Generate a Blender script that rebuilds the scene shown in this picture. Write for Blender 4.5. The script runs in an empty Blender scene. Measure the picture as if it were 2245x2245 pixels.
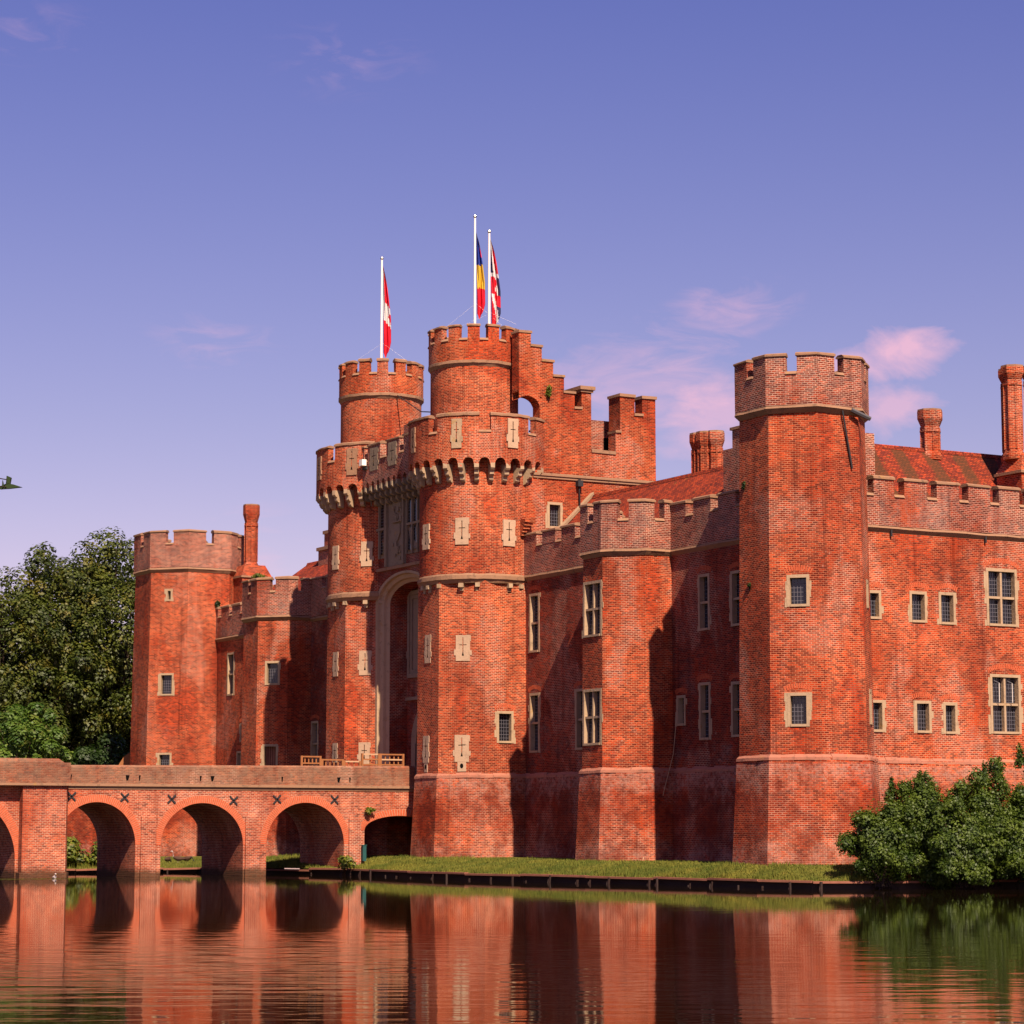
import bpy, math, random
from mathutils import Vector, noise as mnoise
R = math.radians
random.seed(7)
scene = bpy.context.scene
col = scene.collection

# ------------------------------------------------------------------ camera, sky, sun, exposure
cam_d = bpy.data.cameras.new('camera')
cam_d.sensor_width = 36.0
cam_d.lens = 36.0 * 5461 / 2245
cam_d.clip_end = 6000
cam = bpy.data.objects.new('camera', cam_d); col.objects.link(cam)
cam.location = (81.74, -58.80, 2.45)
PITCH = math.atan(690.5 / 5461)
VD = Vector((-0.87462 * math.cos(PITCH), 0.48481 * math.cos(PITCH), math.sin(PITCH)))
cam.rotation_euler = VD.to_track_quat('-Z', 'Y').to_euler()
scene.camera = cam

SUN_AZ = 10.8      # degrees from east towards south
SUN_EL = 47.5
w = bpy.data.worlds.new('World'); scene.world = w; w.use_nodes = True
nt = w.node_tree; nt.nodes.clear()
def wn(t, **k):
    n = nt.nodes.new(t)
    for a, b in k.items(): setattr(n, a, b)
    return n
sky = wn('ShaderNodeTexSky', sky_type='NISHITA', sun_disc=False)
sky.sun_elevation = R(SUN_EL); sky.sun_rotation = R(90 + SUN_AZ); sky.air_density = 1.0; sky.dust_density = 0.6; sky.ozone_density = 3.0
tint = wn('ShaderNodeMix', data_type='RGBA', blend_type='MULTIPLY'); tint.inputs[0].default_value = 1.0
tc = wn('ShaderNodeTexCoord')
sep = wn('ShaderNodeSeparateXYZ'); nt.links.new(tc.outputs['Generated'], sep.inputs[0])
# colour of the air: bluer overhead, pinker towards the horizon
hr = wn('ShaderNodeValToRGB'); nt.links.new(sep.outputs[2], hr.inputs[0])
hr.color_ramp.elements[0].position = 0.0; hr.color_ramp.elements[0].color = (1.80, 1.02, 1.04, 1)
hr.color_ramp.elements[1].position = 0.34; hr.color_ramp.elements[1].color = (.82, .62, 1.06, 1)
e = hr.color_ramp.elements.new(0.16); e.color = (1.26, .82, .99, 1)
nt.links.new(sky.outputs[0], tint.inputs[6]); nt.links.new(hr.outputs[0], tint.inputs[7])
# clouds: soft noise on the sky directions, thickest low in the north-west
mp = wn('ShaderNodeMapping'); mp.inputs['Scale'].default_value = (1, 1, 2.2)
nt.links.new(tc.outputs['Generated'], mp.inputs[0])
def wmath(op, a, b=None, clamp=False):
    n = wn('ShaderNodeMath', operation=op); n.use_clamp = clamp
    for i, x in enumerate((a, b)):
        if x is None: continue
        if isinstance(x, (int, float)): n.inputs[i].default_value = x
        else: nt.links.new(x, n.inputs[i])
    return n.outputs[0]
def blob(vec, rad, soft=1.0):
    d = wn('ShaderNodeVectorMath', operation='DISTANCE'); nt.links.new(mp.outputs[0], d.inputs[0])
    d.inputs[1].default_value = (vec[0], vec[1], vec[2] * 2.2)
    return wmath('SUBTRACT', 1.0, wmath('DIVIDE', d.outputs['Value'], rad), True)
_right = Vector((0.48481, 0.87462, 0)); _up = _right.cross(VD)
def skydir(px, py):
    return (VD + _right * ((px - 1122.5) / 5461) + _up * ((1122.5 - py) / 5461)).normalized()
nz = wn('ShaderNodeTexNoise'); nz.inputs['Scale'].default_value = 24; nz.inputs['Detail'].default_value = 7; nz.inputs['Roughness'].default_value = .58
nz.inputs['Distortion'].default_value = .6
nt.links.new(mp.outputs[0], nz.inputs['Vector'])
tot = None
for (px, py, rad, amt) in ((1620, 665, .030, .75), (1560, 700, .03, .6), (1440, 800, .05, .8), (1380, 850, .045, .7), (1500, 880, .03, .6), (470, 745, .035, .50), (560, 1150, .03, .35), (560, 1240, .03, .40), (1250, 860, .04, .4), (760, 130, .04, .35), (40, 60, .04, .3)):
    b = wmath('MULTIPLY', blob(skydir(px, py), rad), amt)
    tot = b if tot is None else wmath('ADD', tot, b)
tot = wmath('MINIMUM', tot, 1.0)
mp2 = wn('ShaderNodeMapping'); mp2.inputs['Rotation'].default_value = (R(20), 0, R(29)); mp2.inputs['Scale'].default_value = (1, 1, 3.4); nt.links.new(tc.outputs['Generated'], mp2.inputs[0])
nz2 = wn('ShaderNodeTexNoise'); nz2.inputs['Scale'].default_value = 34; nz2.inputs['Detail'].default_value = 8; nz2.inputs['Roughness'].default_value = .62; nz2.inputs['Distortion'].default_value = .9
nt.links.new(mp2.outputs[0], nz2.inputs['Vector'])
wisp = wmath('MULTIPLY', wmath('SUBTRACT', wmath('ADD', wmath('MULTIPLY', nz2.outputs['Fac'], 1.5), wmath('MULTIPLY', tot, .55)), .86, True), wmath('MINIMUM', wmath('MULTIPLY', tot, 2.6), 1.0), True)
puff = None
for (px, py, rad, amt) in ((1965, 765, .042, .85), (1870, 795, .036, .75), (2030, 775, .022, .6), (1945, 900, .038, .60), (1570, 905, .050, .55), (1530, 965, .035, .5), (560, 1245, .03, .3)):
    b = wmath('SUBTRACT', 1.0, wmath('DIVIDE', wmath('SUBTRACT', 1.0, blob(skydir(px, py), rad)), 1.0))
    b = wmath('MULTIPLY', wmath('MULTIPLY', wmath('ADD', wmath('SUBTRACT', b, .42), wmath('MULTIPLY', wmath('SUBTRACT', nz.outputs['Fac'], .5), 1.5)), 2.2, True), wmath('MULTIPLY', wmath('MINIMUM', wmath('MULTIPLY', b, 3.0), 1.0), amt))
    puff = b if puff is None else wmath('MAXIMUM', puff, b)
cm = wmath('ADD', wmath('MULTIPLY', wisp, .62), puff, True)
cmx = wn('ShaderNodeMix', data_type='RGBA'); nt.links.new(wmath('MULTIPLY', cm, .8), cmx.inputs[0])
nt.links.new(tint.outputs[2], cmx.inputs[6]); cmx.inputs[7].default_value = (10.2, 5.5, 6.6, 1)
bg = wn('ShaderNodeBackground'); bg.inputs[1].default_value = 0.052
out = wn('ShaderNodeOutputWorld')
nt.links.new(cmx.outputs[2], bg.inputs[0]); nt.links.new(bg.outputs[0], out.inputs[0])

sd = bpy.data.lights.new('sun', 'SUN'); sd.energy = 5.0; sd.angle = R(0.5); sd.color = (1.0, .82, .62)
sun = bpy.data.objects.new('sun', sd); col.objects.link(sun)
sdir = Vector((math.cos(R(SUN_EL)) * math.cos(R(SUN_AZ)), -math.cos(R(SUN_EL)) * math.sin(R(SUN_AZ)), math.sin(R(SUN_EL))))
sun.rotation_euler = sdir.to_track_quat('Z', 'Y').to_euler(); sun.location = (60, -20, 80)
scene.view_settings.view_transform = 'Standard'; scene.view_settings.look = 'None'
scene.view_settings.exposure = 1.0; scene.view_settings.gamma = 1.0

# ------------------------------------------------------------------ materials
class NT:
    def __init__(s, name):
        s.m = bpy.data.materials.new(name); s.m.use_nodes = True; s.t = s.m.node_tree; s.t.nodes.clear()
        s.o = s.n('ShaderNodeOutputMaterial'); s.p = s.n('ShaderNodeBsdfPrincipled'); s.l(s.p.outputs[0], s.o.inputs[0])
        s.g = s.n('ShaderNodeNewGeometry')
    def n(s, t, **k):
        x = s.t.nodes.new(t)
        for a, b in k.items(): setattr(x, a, b)
        return x
    def l(s, a, b): s.t.links.new(a, b)
    def put(s, x, inp):
        if isinstance(x, (int, float)): inp.default_value = x
        elif isinstance(x, tuple): inp.default_value = x if len(x) == 4 or inp.type == 'VECTOR' else (*x, 1)
        else: s.l(x, inp)
    def ma(s, op, a, b=0.0, clamp=False):
        x = s.n('ShaderNodeMath', operation=op); x.use_clamp = clamp
        s.put(a, x.inputs[0]); s.put(b, x.inputs[1]); return x.outputs[0]
    def noise(s, scale, detail=4, rough=.55, vec=None, mul=None, dist=0):
        v = vec or s.g.outputs['Position']
        if mul:
            q = s.n('ShaderNodeVectorMath', operation='MULTIPLY'); s.l(v, q.inputs[0]); q.inputs[1].default_value = mul; v = q.outputs[0]
        x = s.n('ShaderNodeTexNoise'); x.inputs['Scale'].default_value = scale; x.inputs['Detail'].default_value = detail
        x.inputs['Roughness'].default_value = rough; x.inputs['Distortion'].default_value = dist; s.l(v, x.inputs['Vector']); return x.outputs['Fac']
    def mix(s, f, a, b, mode='MIX'):
        x = s.n('ShaderNodeMix', data_type='RGBA', blend_type=mode); s.put(f, x.inputs[0]); s.put(a, x.inputs[6]); s.put(b, x.inputs[7]); return x.outputs[2]
    def mr(s, v, a, b, c=0.0, d=1.0, smooth=False):
        x = s.n('ShaderNodeMapRange'); x.clamp = True
        if smooth: x.interpolation_type = 'SMOOTHSTEP'
        s.put(v, x.inputs[0])
        for i, q in enumerate((a, b, c, d)): x.inputs[i + 1].default_value = q
        return x.outputs[0]
    def z(s):
        x = s.n('ShaderNodeSeparateXYZ'); s.l(s.g.outputs['Position'], x.inputs[0]); return x.outputs[2]
    def wallvec(s, vs=1.0):
        sp = s.n('ShaderNodeSeparateXYZ'); s.l(s.g.outputs['True Normal'], sp.inputs[0])
        c = s.n('ShaderNodeCombineXYZ'); s.l(s.ma('MULTIPLY', sp.outputs[1], -1), c.inputs[0]); s.l(sp.outputs[0], c.inputs[1])
        nn = s.n('ShaderNodeVectorMath', operation='NORMALIZE'); s.l(c.outputs[0], nn.inputs[0])
        d = s.n('ShaderNodeVectorMath', operation='DOT_PRODUCT'); s.l(nn.outputs[0], d.inputs[0]); s.l(s.g.outputs['Position'], d.inputs[1])
        o = s.n('ShaderNodeCombineXYZ'); s.l(d.outputs['Value'], o.inputs[0]); s.l(s.ma('MULTIPLY', s.z(), vs), o.inputs[1]); return o.outputs[0]
    def bump(s, h, dist, strength=1.0):
        b = s.n('ShaderNodeBump'); b.inputs['Distance'].default_value = dist; b.inputs['Strength'].default_value = strength
        s.l(h, b.inputs['Height']); s.l(b.outputs[0], s.p.inputs['Normal'])
    def fin(s, colr, rough=.9, spec=.25, k=.64):
        if k != 1 and not isinstance(colr, tuple): colr = s.mix(1.0, colr, (k, k, k), 'MULTIPLY')
        s.put(colr, s.p.inputs['Base Color']); s.put(rough, s.p.inputs['Roughness']); s.p.inputs['Specular IOR Level'].default_value = spec
        return s.m

def brick(name, c1=(.21, .018, .010), c2=(.92, .132, .032), mortar=(.95, .42, .24), soot=.35, white=.35, low=True, rub=.0, gam=1.13):
    s = NT(name); v = s.wallvec()
    # slight waviness of the courses
    wob = s.noise(.9, 2); 
    wv = s.n('ShaderNodeCombineXYZ'); s.l(s.ma('MULTIPLY', wob, .06), wv.inputs[1])
    va = s.n('ShaderNodeVectorMath', operation='ADD'); s.l(v, va.inputs[0]); s.l(wv.outputs[0], va.inputs[1])
    b = s.n('ShaderNodeTexBrick'); b.offset = .5; s.l(va.outputs[0], b.inputs['Vector'])
    b.inputs['Scale'].default_value = 1; b.inputs['Brick Width'].default_value = .215; b.inputs['Row Height'].default_value = .078
    b.inputs['Mortar Size'].default_value = .0145; b.inputs['Mortar Smooth'].default_value = .3; b.inputs['Bias'].default_value = .10
    b.inputs['Color1'].default_value = (*c1, 1); b.inputs['Color2'].default_value = (*c2, 1); b.inputs['Mortar'].default_value = (*mortar, 1)
    c = b.outputs['Color']
    # odd burnt bricks
    b2 = s.n('ShaderNodeTexBrick'); b2.offset = .5; s.l(va.outputs[0], b2.inputs['Vector'])
    b2.inputs['Scale'].default_value = 1; b2.inputs['Brick Width'].default_value = .215; b2.inputs['Row Height'].default_value = .078
    b2.inputs['Mortar Size'].default_value = .004; b2.inputs['Bias'].default_value = -.0
    b2.inputs['Color1'].default_value = (0, 0, 0, 1); b2.inputs['Color2'].default_value = (1, 1, 1, 1); b2.inputs['Mortar'].default_value = (0, 0, 0, 1)
    rnd = s.n('ShaderNodeRGBToBW'); s.l(b2.outputs['Color'], rnd.inputs[0])
    sparse = s.ma('ADD', rnd.outputs[0], s.ma('MULTIPLY', s.noise(.45, 3), .55))
    c = s.mix(s.mr(sparse, 1.08, 1.22, 0, .70), c, (.075, .028, .034))
    # big tonal patches, repairs with a sharper outline
    n1 = s.noise(.28, 5, .6); c = s.mix(s.mr(n1, .38, .62), s.mix(1.0, c, (.66, .54, .54), 'MULTIPLY'), c)
    nm = s.noise(3.1, 5, .7); c = s.mix(s.mr(nm, .30, .70, .55, 0), c, s.mix(1.0, c, (.55, .45, .45), 'MULTIPLY')); c = s.mix(s.mr(nm, .56, .74, 0, .5), c, s.mix(1.0, c, (1.35, 1.25, 1.15), 'MULTIPLY'))
    n2 = s.noise(.42, 4, .5, mul=(1, 1, .55), dist=.4)
    pt = s.mr(n2, .54, .60); jt = s.mr(b.outputs['Fac'], .1, .7)
    c = s.mix(s.ma('MULTIPLY', s.ma('MULTIPLY', pt, s.mr(s.noise(2.1, 5, .7), .36, .60, .25, 1)), s.ma('ADD', s.ma('MULTIPLY', jt, .62), .07)), c, (.90, .55, .42)); c = s.mix(s.mr(n2, .44, .36, 0, .35), c, s.mix(1.0, c, (1.25, .8, .55), 'MULTIPLY')); c = s.mix(s.ma('MULTIPLY', s.mr(n2, .44, .38, 0, .6), jt), c, (.34, .10, .06))
    # orange lime-washed streaks
    n3 = s.noise(.8, 5, .6, mul=(1, 1, .35)); c = s.mix(s.mr(n3, .60, .72, 0, .55), c, (.64, .092, .022))
    # soot / lichen
    n4 = s.noise(1.1, 6, .65); c = s.mix(s.mr(n4, .66 - .22 * soot, .86 - .15 * soot, 0, .25 + .6 * soot), c, (.11, .06, .065))
    # lime bloom, broken up by fine noise
    n5 = s.noise(.55, 6, .68); n6 = s.noise(7, 3, .6)
    f = s.ma('MULTIPLY', s.mr(n5, .62 - .18 * white, .80 - .12 * white), s.ma('ADD', s.ma('MULTIPLY', jt, .6), s.ma('MULTIPLY', s.mr(n6, .42, .62), .65)), True)
    c = s.mix(s.ma('MULTIPLY', f, .16 + .42 * white), c, (.60, .38, .33))
    sk = s.noise(1.0, 4, .6, mul=(2.6, 2.6, .10)); c = s.mix(s.mr(sk, .56, .70, 0, .55), c, s.mix(1.0, c, (.42, .34, .36), 'MULTIPLY'))
    # white flecks
    n7 = s.noise(5.2, 2, .5); c = s.mix(s.mr(n7, .73 - .03 * soot, .77 - .03 * soot, 0, .35), c, (.80, .55, .46))
    if low:   # salts under the plinth course and at the foot, red algae between
        z = s.ma('ADD', s.z(), s.ma('MULTIPLY', s.ma('SUBTRACT', s.noise(.8, 6, .7), .5), 4.2)); patchy = s.mr(s.noise(.5, 5, .65), .38, .60, .1, 1.0)
        band = s.ma('MULTIPLY', s.mr(z, 3.7, 4.5), s.mr(s.z(), 4.95, 4.9))
        foot = s.mr(z, 2.0, 1.2)
        red = s.ma('MULTIPLY', s.mr(z, 1.9, 2.8), s.mr(z, 4.1, 3.5))
        c = s.mix(s.ma('MULTIPLY', s.ma('MULTIPLY', red, patchy), .62), c, s.mix(s.mr(s.noise(1.6, 5, .65), .35, .65), (.20, .018, .012), (.58, .075, .015)))
        c = s.mix(s.ma('MULTIPLY', s.ma('MULTIPLY', s.ma('ADD', band, foot), s.mr(n6, .34, .60, .05, 1)), .52), c, (.66, .38, .32))
        c = s.mix(s.ma('MULTIPLY', s.mr(s.noise(.75, 6, .68), .46, .60), s.mr(z, 4.6, 3.8, 0, .55)), c, (.17, .022, .012))
    c = s.mix(s.mr(s.ma('ADD', s.z(), s.ma('MULTIPLY', s.noise(1.2, 4), .5)), .88, .58, 0, .85), c, (.10, .055, .030))   # tide mark just above the water
    if rub > 0: c = s.mix(s.ma('MULTIPLY', s.mr(s.noise(2.6, 6, .7), .35, .7), rub), c, (.34, .20, .14))
    gm = s.n('ShaderNodeGamma'); s.l(c, gm.inputs[0]); gm.inputs[1].default_value = gam; c = s.mix(1.0, gm.outputs[0], (1.10, 1.12, 1.05), 'MULTIPLY')
    c = s.mix(s.ma('MULTIPLY', s.ma('SUBTRACT', 1.0, rnd.outputs[0]), .35), c, s.mix(1.0, c, (.45, .40, .45), 'MULTIPLY'))
    fac = b.outputs['Fac']
    s.bump(s.ma('ADD', s.ma('MULTIPLY', fac, -.6), s.ma('MULTIPLY', s.noise(14, 3), .8)), .02, .8)
    return s.fin(c, .92, .15)

def stone(name, base=(.52, .38, .24), dirt=.4, light=1.0):
    s = NT(name)
    c = s.mix(s.noise(1.6, 4), tuple(x * .82 for x in base), tuple(min(1, x * 1.12) for x in base))
    c = s.mix(s.mr(s.noise(3.5, 6, .68), .55, .75, 0, dirt), c, (.13, .085, .06))
    c = s.mix(s.mr(s.noise(2.2, 3), .63, .72, 0, .5), c, (.50, .27, .07))
    s.bump(s.noise(9, 5), .02, .7)
    return s.fin(c, .9, .2)

def tiles(name, moss=False):
    s = NT(name); v = s.wallvec()
    b = s.n('ShaderNodeTexBrick'); b.offset = .5; s.l(v, b.inputs['Vector']); b.inputs['Scale'].default_value = 1
    b.inputs['Brick Width'].default_value = .19; b.inputs['Row Height'].default_value = .085; b.inputs['Mortar Size'].default_value = .009
    b.inputs['Color1'].default_value = (.22, .030, .018, 1); b.inputs['Color2'].default_value = (.58, .075, .022, 1); b.inputs['Mortar'].default_value = (.05, .012, .010, 1)
    c = b.outputs['Color']
    c = s.mix(s.mr(s.noise(.7, 5, .62), .42, .62, 0, .6), c, s.mix(1.0, c, (.55, .62, .6), 'MULTIPLY'))
    c = s.mix(s.mr(s.noise(2.4, 4), .64, .74, 0, .7), c, (.34, .16, .04))
    if moss:   # strips of moss down the slope
        sp = s.n('ShaderNodeSeparateXYZ'); s.l(s.g.outputs['Position'], sp.inputs[0])
        ph = s.ma('ADD', s.ma('ADD', sp.outputs[1], s.ma('MULTIPLY', sp.outputs[2], -.16)), s.ma('MULTIPLY', s.noise(1.1, 4), .5))
        st = s.ma('SINE', s.ma('MULTIPLY', ph, 2 * math.pi / 1.68))
        c = s.mix(s.mr(st, -.1, .45, 0, .72), c, (.085, .045, .018))
    s.bump(s.ma('ADD', s.ma('MULTIPLY', b.outputs['Fac'], -1), s.noise(5, 3)), .03, .8)
    return s.fin(c, .88, .2)

def plain(name, c, rough=.7, spec=.3, var=.15, scale=4, metal=0, kk=.64):
    s = NT(name); k = s.noise(scale, 4)
    s.p.inputs['Metallic'].default_value = metal
    return s.fin(s.mix(k, tuple(x * (1 - var) for x in c), tuple(min(1, x * (1 + var)) for x in c)), rough, spec, kk)

def foliage(name, dark, lightc, tip=None, scale=1.3, trans=.25):
    s = NT(name)
    c = s.mix(s.mr(s.noise(scale, 4, .6), .35, .65), dark, lightc)
    c = s.mix(s.mr(s.noise(9, 2), .4, .7, 0, .6), c, tuple(x * .6 for x in dark))
    if tip: c = s.mix(s.mr(s.noise(scale * 1.9, 5, .6), .52, .70, 0, .6), c, tip)
    s.fin(c, .55, .35)
    tr = s.n('ShaderNodeBsdfTranslucent'); s.put(s.mix(1.0, c, (.9, 1.2, .5), 'MULTIPLY'), tr.inputs[0])
    mx = s.n('ShaderNodeMixShader'); mx.inputs[0].default_value = trans; s.l(s.p.outputs[0], mx.inputs[1]); s.l(tr.outputs[0], mx.inputs[2]); s.l(mx.outputs[0], s.o.inputs[0])
    return s.m

M = {}
M['brick'] = brick('brick_weathered', white=.45)
M['brick_hi'] = brick('brick_parapet', gam=1.05, c1=(.13, .020, .015), c2=(.66, .115, .050), mortar=(1.0, .64, .50), soot=.7, white=.85, low=False)
M['brick_gate'] = brick('brick_gatehouse', c1=(.24, .022, .011), c2=(.95, .150, .040), mortar=(1.0, .48, .28), soot=.15, white=.30, low=True)
M['brick_keep'] = brick('brick_block', c1=(.25, .022, .010), c2=(.93, .135, .032), mortar=(.95, .42, .22), soot=.2, white=.15, low=False)
M['brick_bridge'] = brick('brick_bridge', gam=1.05, c1=(.44, .066, .034), c2=(.86, .20, .090), mortar=(.95, .54, .38), soot=.1, white=.62, low=False)
M['brick_s'] = brick('brick_shade_toned', c1=(.20, .016, .011), c2=(.60, .062, .020), mortar=(.64, .27, .18), soot=.75, white=.62)  # sootier copy of the brick, with the front's shade put into its colour
M['parapet_bridge'] = brick('bridge_parapet_rubble', gam=1.05, c1=(.40, .13, .07), c2=(.66, .24, .13), mortar=(.62, .36, .24), soot=.6, white=.5, low=False, rub=.85)
M['stone'] = stone('sandstone', (.56, .38, .24), .55)
M['stone_pale'] = stone('sandstone_plaque', (.64, .42, .28), .40)
M['stone_cap'] = stone('coping_stone', (.42, .225, .135), .9)
M['stone_grey'] = stone('gate_stone', (.36, .26, .18), .5)
M['plinth'] = stone('plinth_stone', (.52, .20, .13), .9)
M['voussoir'] = plain('arch_brick', (.66, .13, .055), .9, .15, .55, 9)
M['mortar'] = plain('lime_mortar', (.62, .34, .22), .95, .1, .15, 5)
M['tiles'] = tiles('clay_tiles'); M['tiles_moss'] = tiles('clay_tiles_mossy', True)
M['lead'] = plain('lead', (.10, .09, .10), .6, .4, .2)
M['glass'] = plain('dark_glass', (.012, .012, .018), .12, .6, .2, 6)
M['came'] = plain('lead_came', (.16, .15, .18), .5, .4, .2, 9)
M['dark'] = plain('dark_void', (.006, .005, .005), .95, .05, .1)
M['iron'] = plain('iron', (.035, .03, .035), .7, .3, .2)
M['wood'] = plain('wood_fence', (.40, .15, .055), .75, .2, .3, 5)
M['woodpale'] = plain('wood_pale_rail', (.66, .40, .24), .7, .2, .12, 5)
M['woodgrey'] = plain('weathered_timber', (.34, .13, .085), .85, .15, .4, 2.5)
M['timberdark'] = plain('wet_timber', (.035, .014, .010), .7, .3, .4, 3)
M['paint'] = plain('white_paint', (.85, .76, .70), .35, .4, .03, kk=.95)
M['chrome'] = plain('pole_finial', (.7, .66, .66), .2, .5, .1, 3, 1)
M['flag_red'] = plain('flag_red', (.9, .015, .04), .7, .2, .12); M['flag_white'] = plain('flag_white', (.98, .90, .90), .7, .2, .06)
M['flag_blue'] = plain('flag_blue', (.03, .06, .42), .7, .2, .15); M['flag_yellow'] = plain('flag_yellow', (1.0, .62, .06), .7, .2, .1)
M['flag_navy'] = plain('flag_navy', (.04, .04, .12), .7, .2, .15)
M['green_box'] = plain('green_paint', (.02, .10, .10), .6, .3, .2)
M['fol_tree'] = foliage('oak_leaves', (.028, .048, .004), (.12, .145, .010), (.28, .20, .022), .45, .12)
M['fol_tree2'] = foliage('maple_leaves', (.045, .11, .012), (.17, .27, .028), (.34, .29, .06), .9)
M['fol_bush'] = foliage('shrub_leaves', (.034, .070, .006), (.155, .215, .018), None, 1.6, .2)
M['fol_weed'] = foliage('weed_leaves', (.06, .10, .01), (.24, .28, .03), (.45, .24, .03), 2.5)
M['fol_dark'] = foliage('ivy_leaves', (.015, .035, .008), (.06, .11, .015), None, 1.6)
M['bark'] = plain('bark', (.06, .04, .03), .95, .1, .4, 6)

def grass_mat():
    s = NT('grass')
    c = s.mix(s.noise(.9, 5, .6), (.085, .105, .018), (.20, .185, .03))
    c = s.mix(s.mr(s.noise(2.2, 4), .56, .7, 0, .8), c, (.34, .21, .06))
    s.bump(s.noise(30, 3), .03, .8)
    return s.fin(c, .9, .15)
M['grass'] = grass_mat()
def grass_blade():
    s = NT('grass_blades')
    c = s.mix(s.mr(s.noise(.8, 5, .6), .36, .64), (.095, .125, .018), (.25, .225, .035))
    c = s.mix(s.mr(s.noise(6, 3), .5, .7, 0, .7), c, (.06, .10, .012))
    return s.fin(c, .8, .15)
M['blade'] = grass_blade()
def water_mat():
    s = NT('moat_water')
    # ripples: elongated across the line of sight, stronger away from the walls
    mp = s.n('ShaderNodeMapping'); mp.inputs['Rotation'].default_value = (0, 0, R(29)); s.l(s.g.outputs['Position'], mp.inputs[0])
    def wv(sc, st, det=2, dist=0):
        q = s.n('ShaderNodeVectorMath', operation='MULTIPLY'); s.l(mp.outputs[0], q.inputs[0]); q.inputs[1].default_value = (sc, sc * st, 1)
        x = s.n('ShaderNodeTexNoise'); x.inputs['Scale'].default_value = 1; x.inputs['Detail'].default_value = det; x.inputs['Distortion'].default_value = dist
        s.l(q.outputs[0], x.inputs['Vector']); return x.outputs['Fac']
    d = s.n('ShaderNodeVectorMath', operation='DISTANCE'); s.l(s.g.outputs['Position'], d.inputs[0]); d.inputs[1].default_value = (81.74, -58.8, 0)
    near = s.mr(d.outputs['Value'], 78, 34, .10, 1.0, True)
    patch = s.mr(wv(.06, .35, 3), .40, .62, .35, 1.25)
    h = s.ma('ADD', s.ma('MULTIPLY', wv(1.5, .30, 2), 1.0), s.ma('MULTIPLY', wv(4.2, .35, 2), .22))
    b = s.n('ShaderNodeBump'); b.inputs['Distance'].default_value = .0105
    s.l(s.ma('MULTIPLY', near, patch), b.inputs['Strength']); s.l(h, b.inputs['Height']); s.l(b.outputs[0], s.p.inputs['Normal'])
    s.p.inputs['IOR'].default_value = 1.33
    s.fin((.008, .005, .002), .035, .5)
    return s.m
M['water'] = water_mat()

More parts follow.
